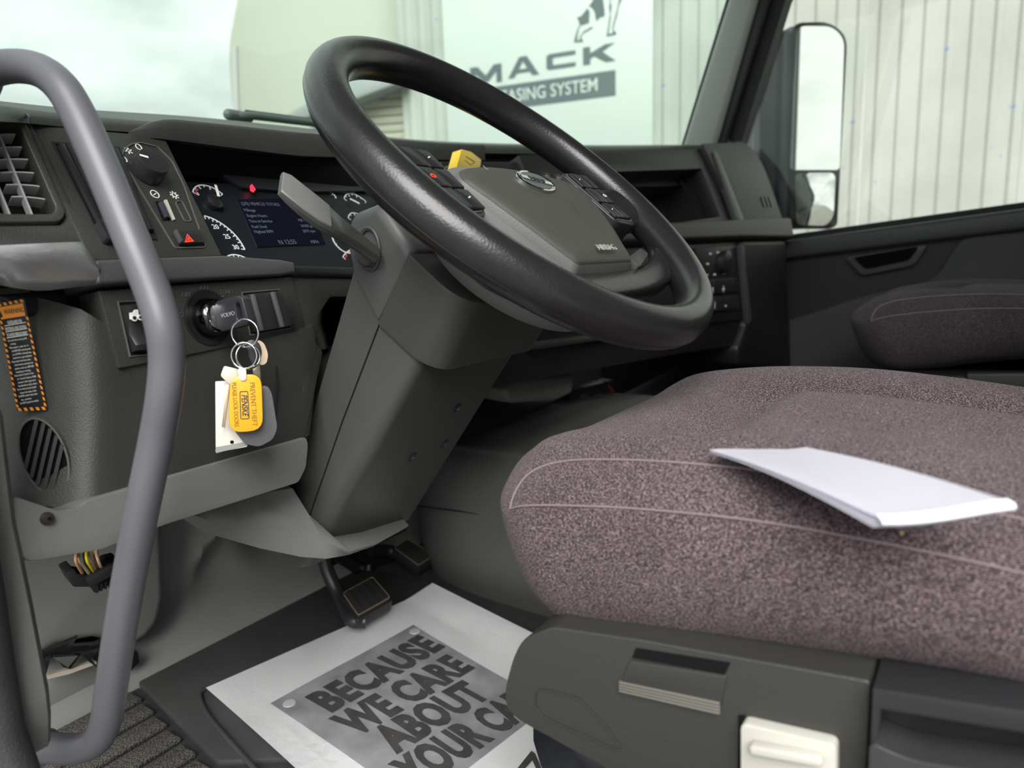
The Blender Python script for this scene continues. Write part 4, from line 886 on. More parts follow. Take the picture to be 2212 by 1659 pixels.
# ================================================================== STEERING COLUMN
CF = Frame((0, 0, 0), (0, 1, 0), (0, 0, 1))
co = empty('steering_column', (0, 0.66, 0.25), 'dark grey plastic steering column shroud below the wheel', 'steering column')
def cprism(name, yz, x0, x1, mat, rear, r_big, r_small=0.004):
    """side outline extruded across the column; the outline segments listed in rear get a broad round"""
    bm = bmesh.new(); n = len(yz)
    a = [bm.verts.new((x0, y, z)) for y, z in yz]; b = [bm.verts.new((x1, y, z)) for y, z in yz]
    bm.faces.new(a); bm.faces.new(list(reversed(b)))
    for i in range(n): bm.faces.new((a[(i+1) % n], a[i], b[i], b[(i+1) % n]))
    big = []
    for i in rear:
        for L in (a, b): big.append(bm.edges.get((L[i], L[(i+1) % n])))
    big = [e for e in big if e]
    bmesh.ops.recalc_face_normals(bm, faces=bm.faces)
    bmesh.ops.bevel(bm, geom=big, offset=r_big, segments=7, profile=0.5, affect='EDGES', clamp_overlap=True)
    bevel(bm, r_small, 2, 30)
    return from_bm(name, bm, mat, co, ang=40)
cprism('lower_cover', [(0.458, 0.505), (0.545, 0.595), (0.625, 0.44), (0.700, 0.275), (0.690, 0.225), (0.668, 0.228)], -0.098, 0.098, MID, (5,), 0.040)
cprism('collar', [(0.405, 0.548), (0.470, 0.598), (0.518, 0.528), (0.484, 0.504), (0.450, 0.480)], -0.104, 0.104, MID, (4,), 0.034, 0.003)
cprism('upper_shroud', [(0.466, 0.600), (0.516, 0.530), (0.545, 0.575), (0.553, 0.612), (0.542, 0.640), (0.505, 0.648)], -0.1035, 0.1035, pm('shroud_plastic', (0.085, 0.090, 0.088), 0.42, bump=0.12, bscale=1200), (5, 4), 0.012, 0.004)
CLF = Frame((-0.1045, 0, 0), (0, -1, 0), (0, 0, 1))
strip('shroud_seam', CF.off(-0.0985), [CF.px(820, 700, -0.0985), CF.px(740, 910, -0.0985), CF.px(668, 1118, -0.0985)], 0.0012, -0.0008, 0.0006, BLACK, co)
ic2 = [at(748, 770, y=.665), at(742, 800, y=.67), at(728, 880, y=.68), at(706, 980, y=.69), at(690, 1080, y=.70)]
rr = []
for i, (p, r_) in enumerate(zip([ic2[0]+V((0, .004, .012))]+ic2, (.010, .040, .050, .053, .055, .058))):
    rr.append([p+V((math.cos(t_)*r_, math.sin(t_)*r_*.8, math.sin(t_)*r_*.3)) for t_ in [2*math.pi*k/24 for k in range(24)]])
loft('inner_cover', rr, pm('inner_cover_dark', (.030, .031, .030), .45), co, ang=60)
# stalk boss and stalk
SB = CLF.px(798, 538)
lathe('stalk_socket', CLF, SB, [(0.0155, -0.012), (0.0155, 0.0010), (0.0142, 0.002), (0.0125, 0.001), (0.0120, -0.004), (0.001, -0.004)], MID, co, n=36, sq=1.45)
lathe('stalk_boot', CLF, (SB[0]-0.004, SB[1]-0.004), [(0.0100, -0.004), (0.0100, 0.003), (0.008, 0.008), (0.005, 0.0125), (0.001, 0.013)], pm('boot_grey', (0.10, 0.10, 0.105), 0.5), co, n=28, sq=1.3)
tips = [(812, 552, -0.112, .0085, .0050), (775, 524, -0.130, .0100, .0050), (735, 495, -0.150, .0140, .0048), (705, 474, -0.164, .0190, .0046), (680, 456, -0.175, .0225, .0042), (650, 432, -0.188, .0235, .0036), (622, 408, -0.200, .0225, .0030), (606, 396, -0.206, .0180, .0022)]
wv = V((0.25, 0.60, 0.76)).normalized(); P = [at(a, b, x=c) for a, b, c, _, _ in tips]
rr = []
for i, p in enumerate(P):
    t = (P[min(i+1, len(P)-1)]-P[max(i-1, 0)]).normalized(); wu = (wv-t*wv.dot(t)).normalized(); th = t.cross(wu)
    W_, T_ = tips[i][3], tips[i][4]
    rr.append([p+wu*a*W_+th*b*T_ for a, b in ((-1, -.5), (-.85, -1), (.85, -1), (1, -.5), (1, .5), (.85, 1), (-.85, 1), (-1, .5))])
stk = empty('indicator_stalk', P[0], 'dark grey paddle-shaped indicator stalk left of the steering wheel', 'lever')
loft('stalk_lever', rr, pm('stalk_plastic', (0.050, 0.050, 0.048), 0.38), stk, ang=40)
rr2 = []
for i in range(3, 8):
    p = P[i]; t = (P[min(i+1, 7)]-P[i-1]).normalized(); wu = (wv-t*wv.dot(t)).normalized(); th = t.cross(wu); W_, T_ = tips[i][3]*.9, tips[i][4]
    if th.dot(EYE-p) < 0: th = -th
    rr2.append([p+wu*a*W_+th*b for a, b in ((-1, T_*.6), (-.9, T_+.0012), (.9, T_+.0012), (1, T_*.6))])
loft('stalk_paddle', rr2, pm('paddle_grey', (0.17, 0.17, 0.165), 0.35), stk, ang=50)
# screws in the rear face of the lower cover
RFc = Frame((0, 0.458, 0.505), (1, 0, 0), (0, -0.213, 0.277)); RFc = Frame(RFc.o, RFc.u, RFc.v)
if RFc.n.dot(EYE-RFc.o) < 0: RFc = Frame(RFc.o, -RFc.u, RFc.v)
for p in ((985, 880), (958, 957), (888, 985)):
    c_ = RFc.px(*p); s_ = lathe('screw', RFc, c_, [(0.0075, -0.003), (0.0075, 0.0014), (0.0062, 0.0024), (0.0055, 0.0008), (0.001, 0.0006)], BLACK, co, n=18)
# light grey boot at the column foot
prs = [((380, 1085), (392, 1118), .72), ((440, 1085), (440, 1150), .71), ((540, 1070), (560, 1184), .67), ((632, 1055), (650, 1203), .645), ((668, 1112), (705, 1207), .634), ((735, 1174), (752, 1199), .618), ((800, 1162), (806, 1180), .632), ((872, 1122), (875, 1142), .66)]
rr = []
for a, b, y in prs:
    p, q_ = at(*a, y=y), at(*b, y=y-0.01); m_ = p.lerp(q_, .55)+V((0, -.008, 0)); rr.append([p+V((0.02, .12, .02)), p, m_, q_, q_+V((.01, .02, -.004)), q_+V((0.03, .14, -.0))])
foot = loft('column_foot_cover', rr, LIGHT, co, ang=55)

# ================================================================== GRAB HANDLE
hp_ = [(-70, 190, .56), (-25, 155, .55), (30, 143, .54), (85, 152, .53), (130, 185, .52), (165, 240, .515), (200, 315, .51), (245, 420, .505), (290, 530, .50), (330, 630, .50), (354, 710, .50), (361, 780, .505), (354, 860, .51), (338, 950, .52), (310, 1085, .53), (282, 1230, .545), (258, 1370, .56), (240, 1490, .575), (228, 1560, .585), (205, 1602, .59), (160, 1618, .595), (100, 1615, .60), (60, 1612, .605)]
gh = empty('grab_handle', dep(100, 1615, .60), 'tall bent grey tubular grab handle beside the doorway', 'handle')
tube('handle_tube', spline([V((-0.470, 0.66, 0.70)), V((-0.455, 0.63, 0.77))]+[dep(*p) for p in hp_], 5), 0.0122, TUBE, gh, seg=24)
e0, e1 = dep(96, 1615, .60), dep(70, 1612, .604)
tube('mounting_foot', [e0, e1], 0.0150, LIGHT, gh, seg=20)
# ================================================================== KEYS
KEY = pm('key_head_plastic', (0.028, 0.029, 0.034), 0.4, bump=0.15)
KFr = Frame(LOW.w(ic_[0]+0.0005, ic_[1]-0.0005, 0), LOW.n, LOW.v)
ky = empty('ignition_key', KFr.w(0.05, -0.02, 0), 'black-headed ignition key turned in the lock', 'key')
prism('key_blade', KFr, [(0.014, -0.004), (0.034, -0.004), (0.034, 0.004), (0.014, 0.004)], -0.0012, 0.0012, pm('brass_key', (0.75, 0.60, 0.42), 0.3, metal=0.9), ky, bv=0.0004)
ko = KFr.pp([(470, 664), (476, 650), (520, 638), (532, 644), (544, 692), (541, 702), (488, 716), (474, 706)])
khole = KFr.pp([(516, 660), (519, 654), (523, 652), (526, 656), (533, 686), (531, 690), (523, 692), (520, 688)])
ring_prism('key_head', KFr, ko, khole, -0.0045, 0.0045, KEY, ky, bv=0.0018, seg=3)
text('key_lettering', 'VOLVO', KFr, *KFr.px(492, 680, 0.0048), 0.0055, PRINT, ky, d=0.0047, rot=math.radians(2))
KR = Frame(at(529, 720, y=0.552), (0.83, -0.55, 0), (0, 0.12, 0.99))
def ringo(name, cx, cy, rx, ry, label, d=0.0, r=0.0009, tilt=0.0):
    c = KR.px(cx, cy, d); u1 = abs(KR.px(cx+rx, cy, d)[0]-c[0]); v1 = abs(KR.px(cx, cy+ry, d)[1]-c[1])
    e = empty(name, KR.w(c[0], c[1]-v1, d), label, 'key ring')
    for k in range(2):
        tube('ring_coil', [KR.w(c[0]+u1*math.cos(t), c[1]+v1*math.sin(t), d+tilt*math.cos(t)+k*0.0016) for t in [2*math.pi*i/48 for i in range(48)]], r, CHROME, e, seg=8, closed=True)
    return e
ringo('key_ring', 529, 720, 28, 30, 'split key ring through the ignition key head', 0.0, tilt=0.006)
ringo('key_ring', 527, 768, 27, 28, 'upper split ring holding the yellow tag, left coil', 0.002, tilt=0.004)
ringo('key_ring', 536, 770, 26, 27, 'right split ring overlapping the other tag ring', -0.002, tilt=-0.005)
def tagp(name, px, mat, label, cat, d, th, rr_, bv=0.0006):
    e = empty(name, KR.w(*KR.px(*px[-1], d), d), label, cat)
    prism('tag_body' if cat != 'key' else 'key_head', KR, rnd(KR.pp(px, d), rr_, 5), d-th, d, mat, e, bv=bv)
    return e
WTAG = pm('ivory_card', (0.72, 0.70, 0.62), 0.5)
tg1 = tagp('card_tag', [(465, 824), (560, 818), (534, 965), (466, 978)], WTAG, 'ivory rectangular key card with a small hole', 'tag', -0.012, 0.0016, 0.001)
c_ = KR.px(501, 955, -0.0118); prism('card_hole', KR, ell(c_[0], c_[1], .0016, .0016, 14), -0.0121, -0.0115, VOID, tg1)
prism('card_sleeve', KR, KR.pp([(466, 966), (534, 954), (533, 962), (467, 979)], -0.011), -0.0135, -0.0114, pm('clear_sleeve', (0.30, 0.30, 0.28), 0.15), tg1)
tg2 = tagp('key_fob', [(545, 838), (578, 832), (588, 850), (600, 925), (590, 950), (560, 966), (530, 960), (505, 930), (520, 880)], FOB, 'dark grey plastic teardrop key fob behind the yellow tag', 'tag', -0.006, 0.003, 0.004, 0.001)
tg3 = tagp('spare_key', [(484, 790), (526, 800), (520, 845), (490, 825), (476, 812)], pm('ivory_key', (0.66, 0.64, 0.54), 0.4, metal=0.2), 'pale angular key head on the lower rings', 'key', -0.003, 0.002, 0.002)
prism('key_blade', KR, KR.pp([(489, 830), (498, 832), (486, 925), (479, 922)], -0.0035), -0.0055, -0.0035, pm('brass_key', (0.75, 0.60, 0.42), 0.3, metal=0.9), tg3, bv=.0004)
tg4 = tagp('black_key', [(531, 738), (545, 732), (560, 740), (567, 760), (560, 786), (548, 790), (538, 776)], KEY, 'small black-headed key hanging behind the rings', 'key', -0.010, 0.006, 0.004, 0.0015)
prism('key_rim', KR, rnd(KR.pp([(556, 733), (570, 740), (580, 765), (576, 785), (564, 790), (556, 780)], -0.014), .006, 4), -0.0165, -0.0145, pm('brass_key', (0.75, 0.60, 0.42), 0.3, metal=0.9), tg4)
prism('key_blade', KR, KR.pp([(545, 788), (562, 786), (565, 832), (548, 830)], -0.011), -0.0135, -0.0115, pm('dull_key', (0.26, 0.23, 0.17), 0.35, metal=0.9), tg4, bv=.0004)
yt = tagp('yellow_tag', [(497, 812), (565, 806), (569, 930), (494, 936)], YELLOW, 'yellow rounded key tag with dark company lettering', 'tag', 0.0035, 0.003, 0.012, 0.001)
KT = KR.off(0.0038); rv = math.radians(-90-2)
prism('tag_loop', KR, rnd(KR.pp([(512, 796), (532, 794), (533, 822), (520, 824), (516, 815)], 0.004), .003, 4), 0.0005, 0.005, pm('clear_loop', (0.72, 0.72, 0.66), 0.3), yt, bv=.0008)
BRN = pm('tag_print', (0.30, 0.15, 0.02), 0.5); NAVY = pm('tag_navy', (0.02, 0.04, 0.07), 0.5)
text('tag_lettering', 'PREVENT THEFT', KT, *KT.px(547, 873), 0.0060, BRN, yt, rot=rv, ext=.0001, sx=.92, maxw=.039)
text('tag_lettering', 'PLEASE LOCK DOORS', KT, *KT.px(508, 874), 0.0052, BRN, yt, rot=rv, ext=.0001, sx=.86, maxw=.039)
strip('tag_frame', KT, rnd(KT.pp([(518, 846), (535, 845), (538, 904), (520, 905)]), .0012, 3), 0.0006, 0, .0002, NAVY, yt, True)
text('tag_lettering', 'PENSKE', KT, *KT.px(528, 875), 0.0070, NAVY, yt, rot=rv, ext=.0001, bold=.012, sx=.80, shear=.25)
# ================================================================== LOOSE CONNECTOR WITH WIRES
cn = empty('wiring_connector', at(205, 1280, y=.72), 'black wiring plug hanging below the dash with coloured wires', 'connector')
cnF = Frame(at(205, 1240, y=.72), (0.95, -0.2, 0.12), (0, 0, 1))
prism('plug_body', cnF, rnd(cnF.pp([(142, 1238), (160, 1228), (166, 1240), (192, 1244), (240, 1215), (262, 1210), (262, 1250), (205, 1282), (196, 1268), (158, 1268)]), .002, 3), -0.03, 0.0, BLACK, cn, bv=.002)
prism('plug_clamp', cnF, rnd(cnF.pp([(180, 1248), (235, 1215), (258, 1212), (236, 1238), (196, 1262)]), .003, 3), 0.0, 0.008, SATIN, cn, bv=.002)
for k in range(6): prism('plug_rib', cnF, cnF.pp([(205+k*9, 1262-k*3), (210+k*9, 1260-k*3), (212+k*9, 1276-k*4), (207+k*9, 1280-k*4)]), 0.0, 0.003, BLACK, cn)
for k, (col, x0, x1, xm) in enumerate((((.55, .26, .14), 168, 178, 164), ((.60, .52, .42), 173, 192, 172), ((.03, .10, .05), 184, 200, 182), ((.70, .55, .02), 188, 206, 188), ((.55, .55, .50), 192, 210, 196), ((.45, .24, .10), 203, 218, 205), ((.60, .40, .28), 208, 226, 212))):
    tube('wire', spline([at(x0+2, 1150, y=.735), at(x0, 1185, y=.73), at(xm, 1210, y=.715+.004*(k % 3)), at(x1, 1238, y=.725)], 5), 0.0016, pm('wire_%d' % k, col, 0.4), cn, seg=8)
# ================================================================== TORN BLACK TRIM BELOW THE KICK PANEL
tt = empty('torn_trim', KP.w(*KP.px(180, 1440)), 'torn glossy black plastic trim below the kick panel', 'trim')
GLB = pm('glossy_black', (0.012, 0.012, 0.014), 0.15)
for pts, d in (([(80, 1410), (170, 1372), (160, 1390), (232, 1384), (232, 1402), (150, 1408), (90, 1428)], .012), ([(92, 1424), (112, 1414), (100, 1458)], .020), ([(112, 1414), (176, 1412), (152, 1446), (138, 1442)], .016), ([(176, 1410), (215, 1400), (198, 1424), (215, 1446), (180, 1420)], .024), ([(190, 1402), (240, 1398), (298, 1408), (302, 1430), (285, 1448), (220, 1448), (205, 1430)], .010)):
    prism('trim_piece', KP, KP.pp(pts, d), d-0.004, d, GLB, tt, bv=.0008)
prism('trim_foil', KP, KP.pp([(114, 1420), (168, 1416), (146, 1442)], .018), .0165, .019, pm('foil_grey', (0.25, 0.25, 0.24), 0.2, metal=.7), tt)
prism('bare_edge', KP, KP.pp([(98, 1460), (150, 1446), (208, 1428), (210, 1434), (150, 1456), (100, 1468)], .012), .004, .012, pm('bare_edge', (0.45, 0.40, 0.33), 0.7), tt)
# ================================================================== FLOOR: ribbed step mat, liner tray, paper mat
def stip():
    m, t, b = nodes('stippled_step_rubber'); b.inputs['Roughness'].default_value = 0.7
    tc = t.nodes.new('ShaderNodeTexCoord'); n = t.nodes.new('ShaderNodeTexNoise'); n.inputs['Scale'].default_value = 520; n.inputs['Detail'].default_value = 2
    r = t.nodes.new('ShaderNodeValToRGB'); r.color_ramp.elements[0].position = .42; r.color_ramp.elements[1].position = .62
    r.color_ramp.elements[0].color = (.020, .020, .018, 1); r.color_ramp.elements[1].color = (.12, .112, .095, 1)
    bp = t.nodes.new('ShaderNodeBump'); bp.inputs['Distance'].default_value = .002
    for a, c in ((tc.outputs['Object'], n.inputs['Vector']), (n.outputs[0], r.inputs[0]), (r.outputs[0], b.inputs['Base Color']), (n.outputs[0], bp.inputs['Height']), (bp.outputs[0], b.inputs['Normal'])): t.links.new(a, c)
    return m
FLF = Frame((0, 0, 0), (1, 0, 0), (0, 1, 0))
smat = empty('step_mat', (-0.3, 0.75, 0.0), 'ribbed stippled rubber step mat at the doorway', 'mat')
STEP = stip()
prism('mat_sheet', FLF, [(-0.46, 0.45), (-0.12, 0.45), FLF.px(300, 1490), (-0.40, 0.985), (-0.46, 0.985)], 0.0, 0.003, RUBBER, smat)
for k in range(11):
    y_ = 0.965-k*0.042
    b0_, b1_ = V(FLF.px(300, 1490)), V(FLF.px(470, 1659)); xr = b0_.x+(b1_.x-b0_.x)*(y_-.016-b0_.y)/(b1_.y-b0_.y)+.008
    prism('mat_rib', FLF, [(-0.44, y_), (xr-0.02, y_+0.004), (xr-0.02, y_-0.028), (-0.44, y_-0.032)], 0.003, 0.010, STEP, smat, bv=.002)
tray = empty('floor_liner', (0.05, 0.75, 0.0), 'black rubber floor liner tray with raised lip under the paper mat', 'mat')
tp = [FLF.px(296, 1482), FLF.px(470, 1659), (-0.05, 0.52), (0.285, 0.50), (0.30, 0.80), FLF.px(900, 1260), FLF.px(700, 1226), FLF.px(480, 1330)]
prism('liner_sheet', FLF, tp, 0.0, 0.010, LINER, tray, bv=.003)
lip_ = [FLF.px(446, 1504), FLF.px(434, 1520), FLF.px(450, 1560), FLF.px(490, 1610), FLF.px(560, 1690)]
tube('liner_lip', spline([FLF.w(a, b, 0.012) for a, b in lip_], 6), 0.0032, LINER, tray, seg=10)
pmx = FLF.off(0.024)
mat_px = [(445, 1490), (690, 1383), (935, 1274), (1000, 1320), (1080, 1362), (1160, 1396)]
mo = empty('paper_mat', FLF.w(0.1, 0.75, 0.02), 'white paper floor mat with grey plate print and bold capitals', 'floor mat')
A_, B_2, C_ = V(pmx.px(445, 1490)), V(pmx.px(935, 1274)), V(pmx.px(1160, 1396))
e1_ = (B_2-A_); W_m = e1_.length; e1_.normalize(); e2_ = V((e1_.y, -e1_.x))
if (C_-B_2).dot(e2_) < 0: e2_ = -e2_
NN = 26; L_m = 0.54
def mz_(s, t): return 0.004*math.sin(s*5+1)*math.sin(t*4)+0.010*max(0, s-.86)/.14*(1-t)+0.012*math.exp(-((s)/.06)**2)*(t)+0.003
bm = bmesh.new(); G = []
for i in range(NN+1):
    row = []
    for j in range(NN+1):
        s, t = i/NN, j/NN; p = A_+e1_*(s*W_m)+e2_*(t*L_m); row.append(bm.verts.new(pmx.w(p.x, p.y, mz_(s, t))))
    G.append(row)
for i in range(NN):
    for j in range(NN): bm.faces.new((G[i][j], G[i+1][j], G[i+1][j+1], G[i][j+1]))
bmesh.ops.solidify(bm, geom=list(bm.faces), thickness=0.0008)
from_bm('mat_sheet', bm, MATP, mo, ang=60)
def plate_mat():
    m, t, b = nodes('printed_steel_plate'); b.inputs['Roughness'].default_value = 0.75
    tc = t.nodes.new('ShaderNodeTexCoord'); mp = t.nodes.new('ShaderNodeMapping'); mp.inputs['Scale'].default_value = (6, 6, 6)
    n = t.nodes.new('ShaderNodeTexNoise'); n.inputs['Scale'].default_value = 3; n.inputs['Detail'].default_value = 6
    r = t.nodes.new('ShaderNodeValToRGB'); r.color_ramp.elements[0].position = .3; r.color_ramp.elements[1].position = .7
    r.color_ramp.elements[0].color = (.26, .26, .27, 1); r.color_ramp.elements[1].color = (.50, .50, .515, 1)
    for a, c in ((tc.outputs['Object'], mp.inputs[0]), (mp.outputs[0], n.inputs['Vector']), (n.outputs[0], r.inputs[0]), (r.outputs[0], b.inputs['Base Color'])): t.links.new(a, c)
    return m
PLATE = plate_mat()
PF = pmx.off(0.0085)
def sheet_on_mat(name, px, mat, parent, lift, nn=14):
    """a printed area that follows the mat's gentle waves"""
    q_ = [V(pmx.px(*p)) for p in px]; bm = bmesh.new(); g_ = []
    for i in range(nn+1):
        row = []
        for j in range(nn+1):
            s, t = i/nn, j/nn; p = q_[0].lerp(q_[1], s).lerp(q_[3].lerp(q_[2], s), t); d = p-A_
            row.append(bm.verts.new(pmx.w(p.x, p.y, mz_(d.dot(e1_)/W_m, d.dot(e2_)/L_m)+lift)))
        g_.append(row)
    for i in range(nn):
        for j in range(nn): bm.faces.new((g_[i][j], g_[i+1][j], g_[i+1][j+1], g_[i][j+1]))
    bmesh.ops.solidify(bm, geom=list(bm.faces), thickness=0.0003)
    return from_bm(name, bm, mat, parent, ang=60)
plt = sheet_on_mat('printed_plate', [(585, 1530), (893, 1352), (1190, 1525), (905, 1752)], PLATE, mo, 0.0012)
INK = pm('mat_ink', (0.030, 0.029, 0.028), 0.85, var=0.3, vscale=40)
def conform(o, lift):
    m = o.matrix_world if False else Matrix.Translation(o.location)
    for v in o.data.vertices:
        w_ = v.co+o.location; p = V((w_.x, w_.y)); d = p-A_
        v.co.z += mz_(d.dot(e1_)/W_m, d.dot(e2_)/L_m)+lift
def matline(s, p0, p1, hpx, size, bold, sp=1.0):
    """a line of bold capitals from pixel p0 to p1 (baseline mid), fitted to that length"""
    a, b = V(pmx.px(*p0)), V(pmx.px(*p1)); L = (b-a).length; c = (a+b)/2
    cu = bpy.data.curves.new('txt', 'FONT'); cu.body = s; cu.size = size; cu.offset = bold*size; cu.extrude = 0.0002; cu.align_x = 'CENTER'; cu.align_y = 'CENTER'; cu.resolution_u = 3; cu.space_character = sp
    o = bpy.data.objects.new('txt', cu); me = bpy.data.meshes.new_from_object(o); bpy.data.objects.remove(o); bpy.data.curves.remove(cu)
    w_ = max(v.co.x for v in me.vertices)-min(v.co.x for v in me.vertices)
    me.transform(pmx.mat(c.x, c.y, 0, math.atan2((b-a).y, (b-a).x)) @ Matrix.Diagonal((L/w_, 1, 1, 1)))
    o = finish('printed_line', me, INK, plt, False)
    for v in o.data.vertices:
        w2 = v.co+o.location; d = V((w2.x, w2.y))-A_
        v.co.z += mz_(d.dot(e1_)/W_m, d.dot(e2_)/L_m)+0.0022
matline('BECAUSE', (690, 1538), (935, 1388), 60, 0.074, .050, 1.07)
matline('WE CARE', (745, 1588), (1000, 1430), 60, 0.074, .050, 1.07)
matline('ABOUT', (830, 1620), (1035, 1490), 60, 0.074, .050, 1.07)
matline('YOUR CAB', (878, 1692), (1142, 1512), 60, 0.074, .050, 1.07)
for p in ((626, 1531), (896, 1366)):
    c_ = pmx.px(*p); d = V(c_)-A_; lathe('printed_rivet', pmx, c_, [(0.0085, mz_(d.dot(e1_)/W_m, d.dot(e2_)/L_m)+.001), (0.0080, mz_(d.dot(e1_)/W_m, d.dot(e2_)/L_m)+.0024), (0.001, mz_(d.dot(e1_)/W_m, d.dot(e2_)/L_m)+.0028)], pm('rivet_print', (.36, .36, .37), .6), plt, n=20)
matl = [(1085, 1665), (1190, 1660)]
for pts in ([(1118, 1668), (1148, 1630), (1156, 1636), (1170, 1668), (1158, 1668), (1150, 1650), (1134, 1668)], [(1175, 1668), (1184, 1640), (1200, 1650), (1200, 1668)]):
    o = prism('printed_letter', pmx, pmx.pp(pts), 0.0, 0.0003, INK, mo); d = V((o.location.x, o.location.y))-A_; o.location.z += mz_(d.dot(e1_)/W_m, d.dot(e2_)/L_m)+.0016
# ================================================================== PEDALS
def pedal(px, y0, y1, label, arm, nm):
    """px: four corners of the pad face, top-left, top-right, bottom-right, bottom-left"""
    a, b, c, d = at(*px[0], y=y0), at(*px[1], y=y0), at(*px[2], y=y1), at(*px[3], y=y1)
    fr = Frame((a+b+c+d)/4, (b-a)+(c-d), (a-d)+(b-c))
    if fr.n.dot(EYE-fr.o) < 0: fr = Frame(fr.o, -fr.u, fr.v)
    e = empty(nm, (c+d)/2, label, 'pedal')
    uv = [((p-fr.o).dot(fr.u), (p-fr.o).dot(fr.v)) for p in (d, c, b, a)]
    prism('pedal_plate', fr, rnd(uv, .006, 3), -0.018, -0.002, SATIN, e, bv=.004)
    pd = prism('pedal_pad', fr, rnd([(u*.9, v*.9) for u, v in uv], .005, 3), -0.003, 0.003, RUBBER, e, bv=.002)
    strip('pad_edge', fr, rnd([(u*.9, v*.9) for u, v in uv], .005, 3), 0.0012, 0.0025, 0.0036, pm('worn_edge', (0.22, 0.17, 0.09), 0.6), pd, True)
    for k in range(4):
        t = (k+.5)/4
        p = V(uv[0]).lerp(V(uv[3]), t)*.86; q_ = V(uv[1]).lerp(V(uv[2]), t)*.86
        m0 = V(uv[0]).lerp(V(uv[1]), t)*.84; m1 = V(uv[3]).lerp(V(uv[2]), t)*.84
        strip('pad_rib', fr, [m0, m1], 0.0030, 0.002, 0.0048, RUBBER, pd)
    tube('pedal_arm', spline([at(*p, y=yy) for p, yy in arm], 6), 0.011, SATIN, e, seg=10)
    return e
pedal([(735, 1290), (806, 1240), (848, 1300), (772, 1332)], .83, .76, 'broad black brake pedal pad above the paper mat', (((695, 1180), .88), ((708, 1235), .87), ((735, 1290), .84), ((758, 1338), .785), ((790, 1342), .765)), 'brake_pedal')
pedal([(846, 1186), (878, 1163), (944, 1203), (905, 1226)], .92, .85, 'small black accelerator pedal to the right of the brake', (((800, 1190), .95), ((845, 1190), .94), ((900, 1215), .88)), 'accelerator_pedal')
br_ = empty('pedal_bracket', at(790, 1220, y=.99), 'black pedal bracket and linkage beneath the steering column', 'bracket')
for k, (a, b, y_) in enumerate((((760, 1190), (830, 1195), .99), ((770, 1205), (850, 1215), .98), ((800, 1185), (795, 1240), .985), ((730, 1200), (770, 1225), .98))):
    tube('linkage', [at(*a, y=y_), at(*b, y=y_-.01)], 0.012, BLACK, br_, seg=10)
prism('bracket_plate', Frame(at(800, 1210, y=1.0), (1, 0, 0), (0, 0, 1)), Frame(at(800, 1210, y=1.0), (1, 0, 0), (0, 0, 1)).pp([(690, 1160), (900, 1140), (870, 1215), (800, 1250), (745, 1250), (700, 1215)]), -.03, 0.0, VOID, br_, bv=.004)
# ================================================================== ENGINE COVER
ecs = []
ec = empty('engine_cover', (0.58, 0.7, 0.0), 'dark grey moulded engine cover rising right of the pedals', 'engine cover')
def ecring(y, xl, top, r):
    P = [(xl+0.02, 0.0), (xl, 0.06), (xl+0.004, top*0.55), (xl+0.012, top-r), (xl+0.012+r*.35, top-r*.3), (xl+0.02+r, top), (xl+0.35, top+0.02), (0.86, top-0.02), (0.88, 0.0)]
    return [V((x, y, z)) for x, z in P]
ecs = [ecring(0.32, .30, .27, .05), ecring(0.50, .295, .275, .05), ecring(0.66, .295, .275, .05), ecring(0.78, .305, .27, .05), ecring(0.86, .335, .265, .05), ecring(0.93, .40, .26, .05), ecring(0.965, .45, .26, .05)]
dense = []
for i in range(len(ecs[0])): dense.append(spline([r[i] for r in ecs], 5))
dense = [spline([dense[i][j] for i in range(len(ecs[0]))], 4) for j in range(len(dense[0]))]
loft('cover_shell', dense, TUNNEL, ec, ang=60)
dm_ = [[V((0.62+r*math.cos(a)*1.35, 0.86+r*math.sin(a)*.7, z)) for a in [2*math.pi*k/32 for k in range(32)]] for r, z in ((.20, .25), (.195, .27), (.17, .295), (.12, .315), (.05, .324), (.001, .325))]
loft('cover_dome', dm_, DARK, ec, ang=60)
strip('cover_seam', Frame((.302, 0, 0), (0, -1, 0), (0, 0, 1)), [(-.86, .15), (-.75, .158), (-.62, .165), (-.45, .172)], .0010, -0.004, .0004, BLACK, ec)
# fuse block and cables in the shadow behind
fb = empty('fuse_block', at(1275, 900, y=.70), 'black fuse block under the centre dash', 'fuse block')
FB = Frame(at(1275, 865, y=.70), (0.9, -.3, 0), (0, 0, 1))
prism('block_body', FB, FB.pp([(1230, 845), (1330, 820), (1330, 880), (1240, 910)]), -.04, 0, SATIN, fb, bv=.003)
for x_ in (1250, 1282, 1300): prism('block_slot', FB, FB.pp([(x_, 852), (x_+14, 848), (x_+16, 880), (x_+2, 885)]), 0, .006, pm('block_grey', (.05, .05, .05), .4), fb, bv=.001)
tube('red_wire', spline([at(1305, 822, y=.69), at(1320, 840, y=.68), at(1332, 862, y=.68)], 5), .002, pm('red_wire', (.4, .02, .01), .4), fb, seg=8)
tag(tube('grey_duct', [at(1330, 880, y=.75), at(1480, 800, y=.80)], .022, pm('duct', (.09, .095, .09), .5), None, seg=14), 'short grey duct behind the driver seat front edge', 'duct')

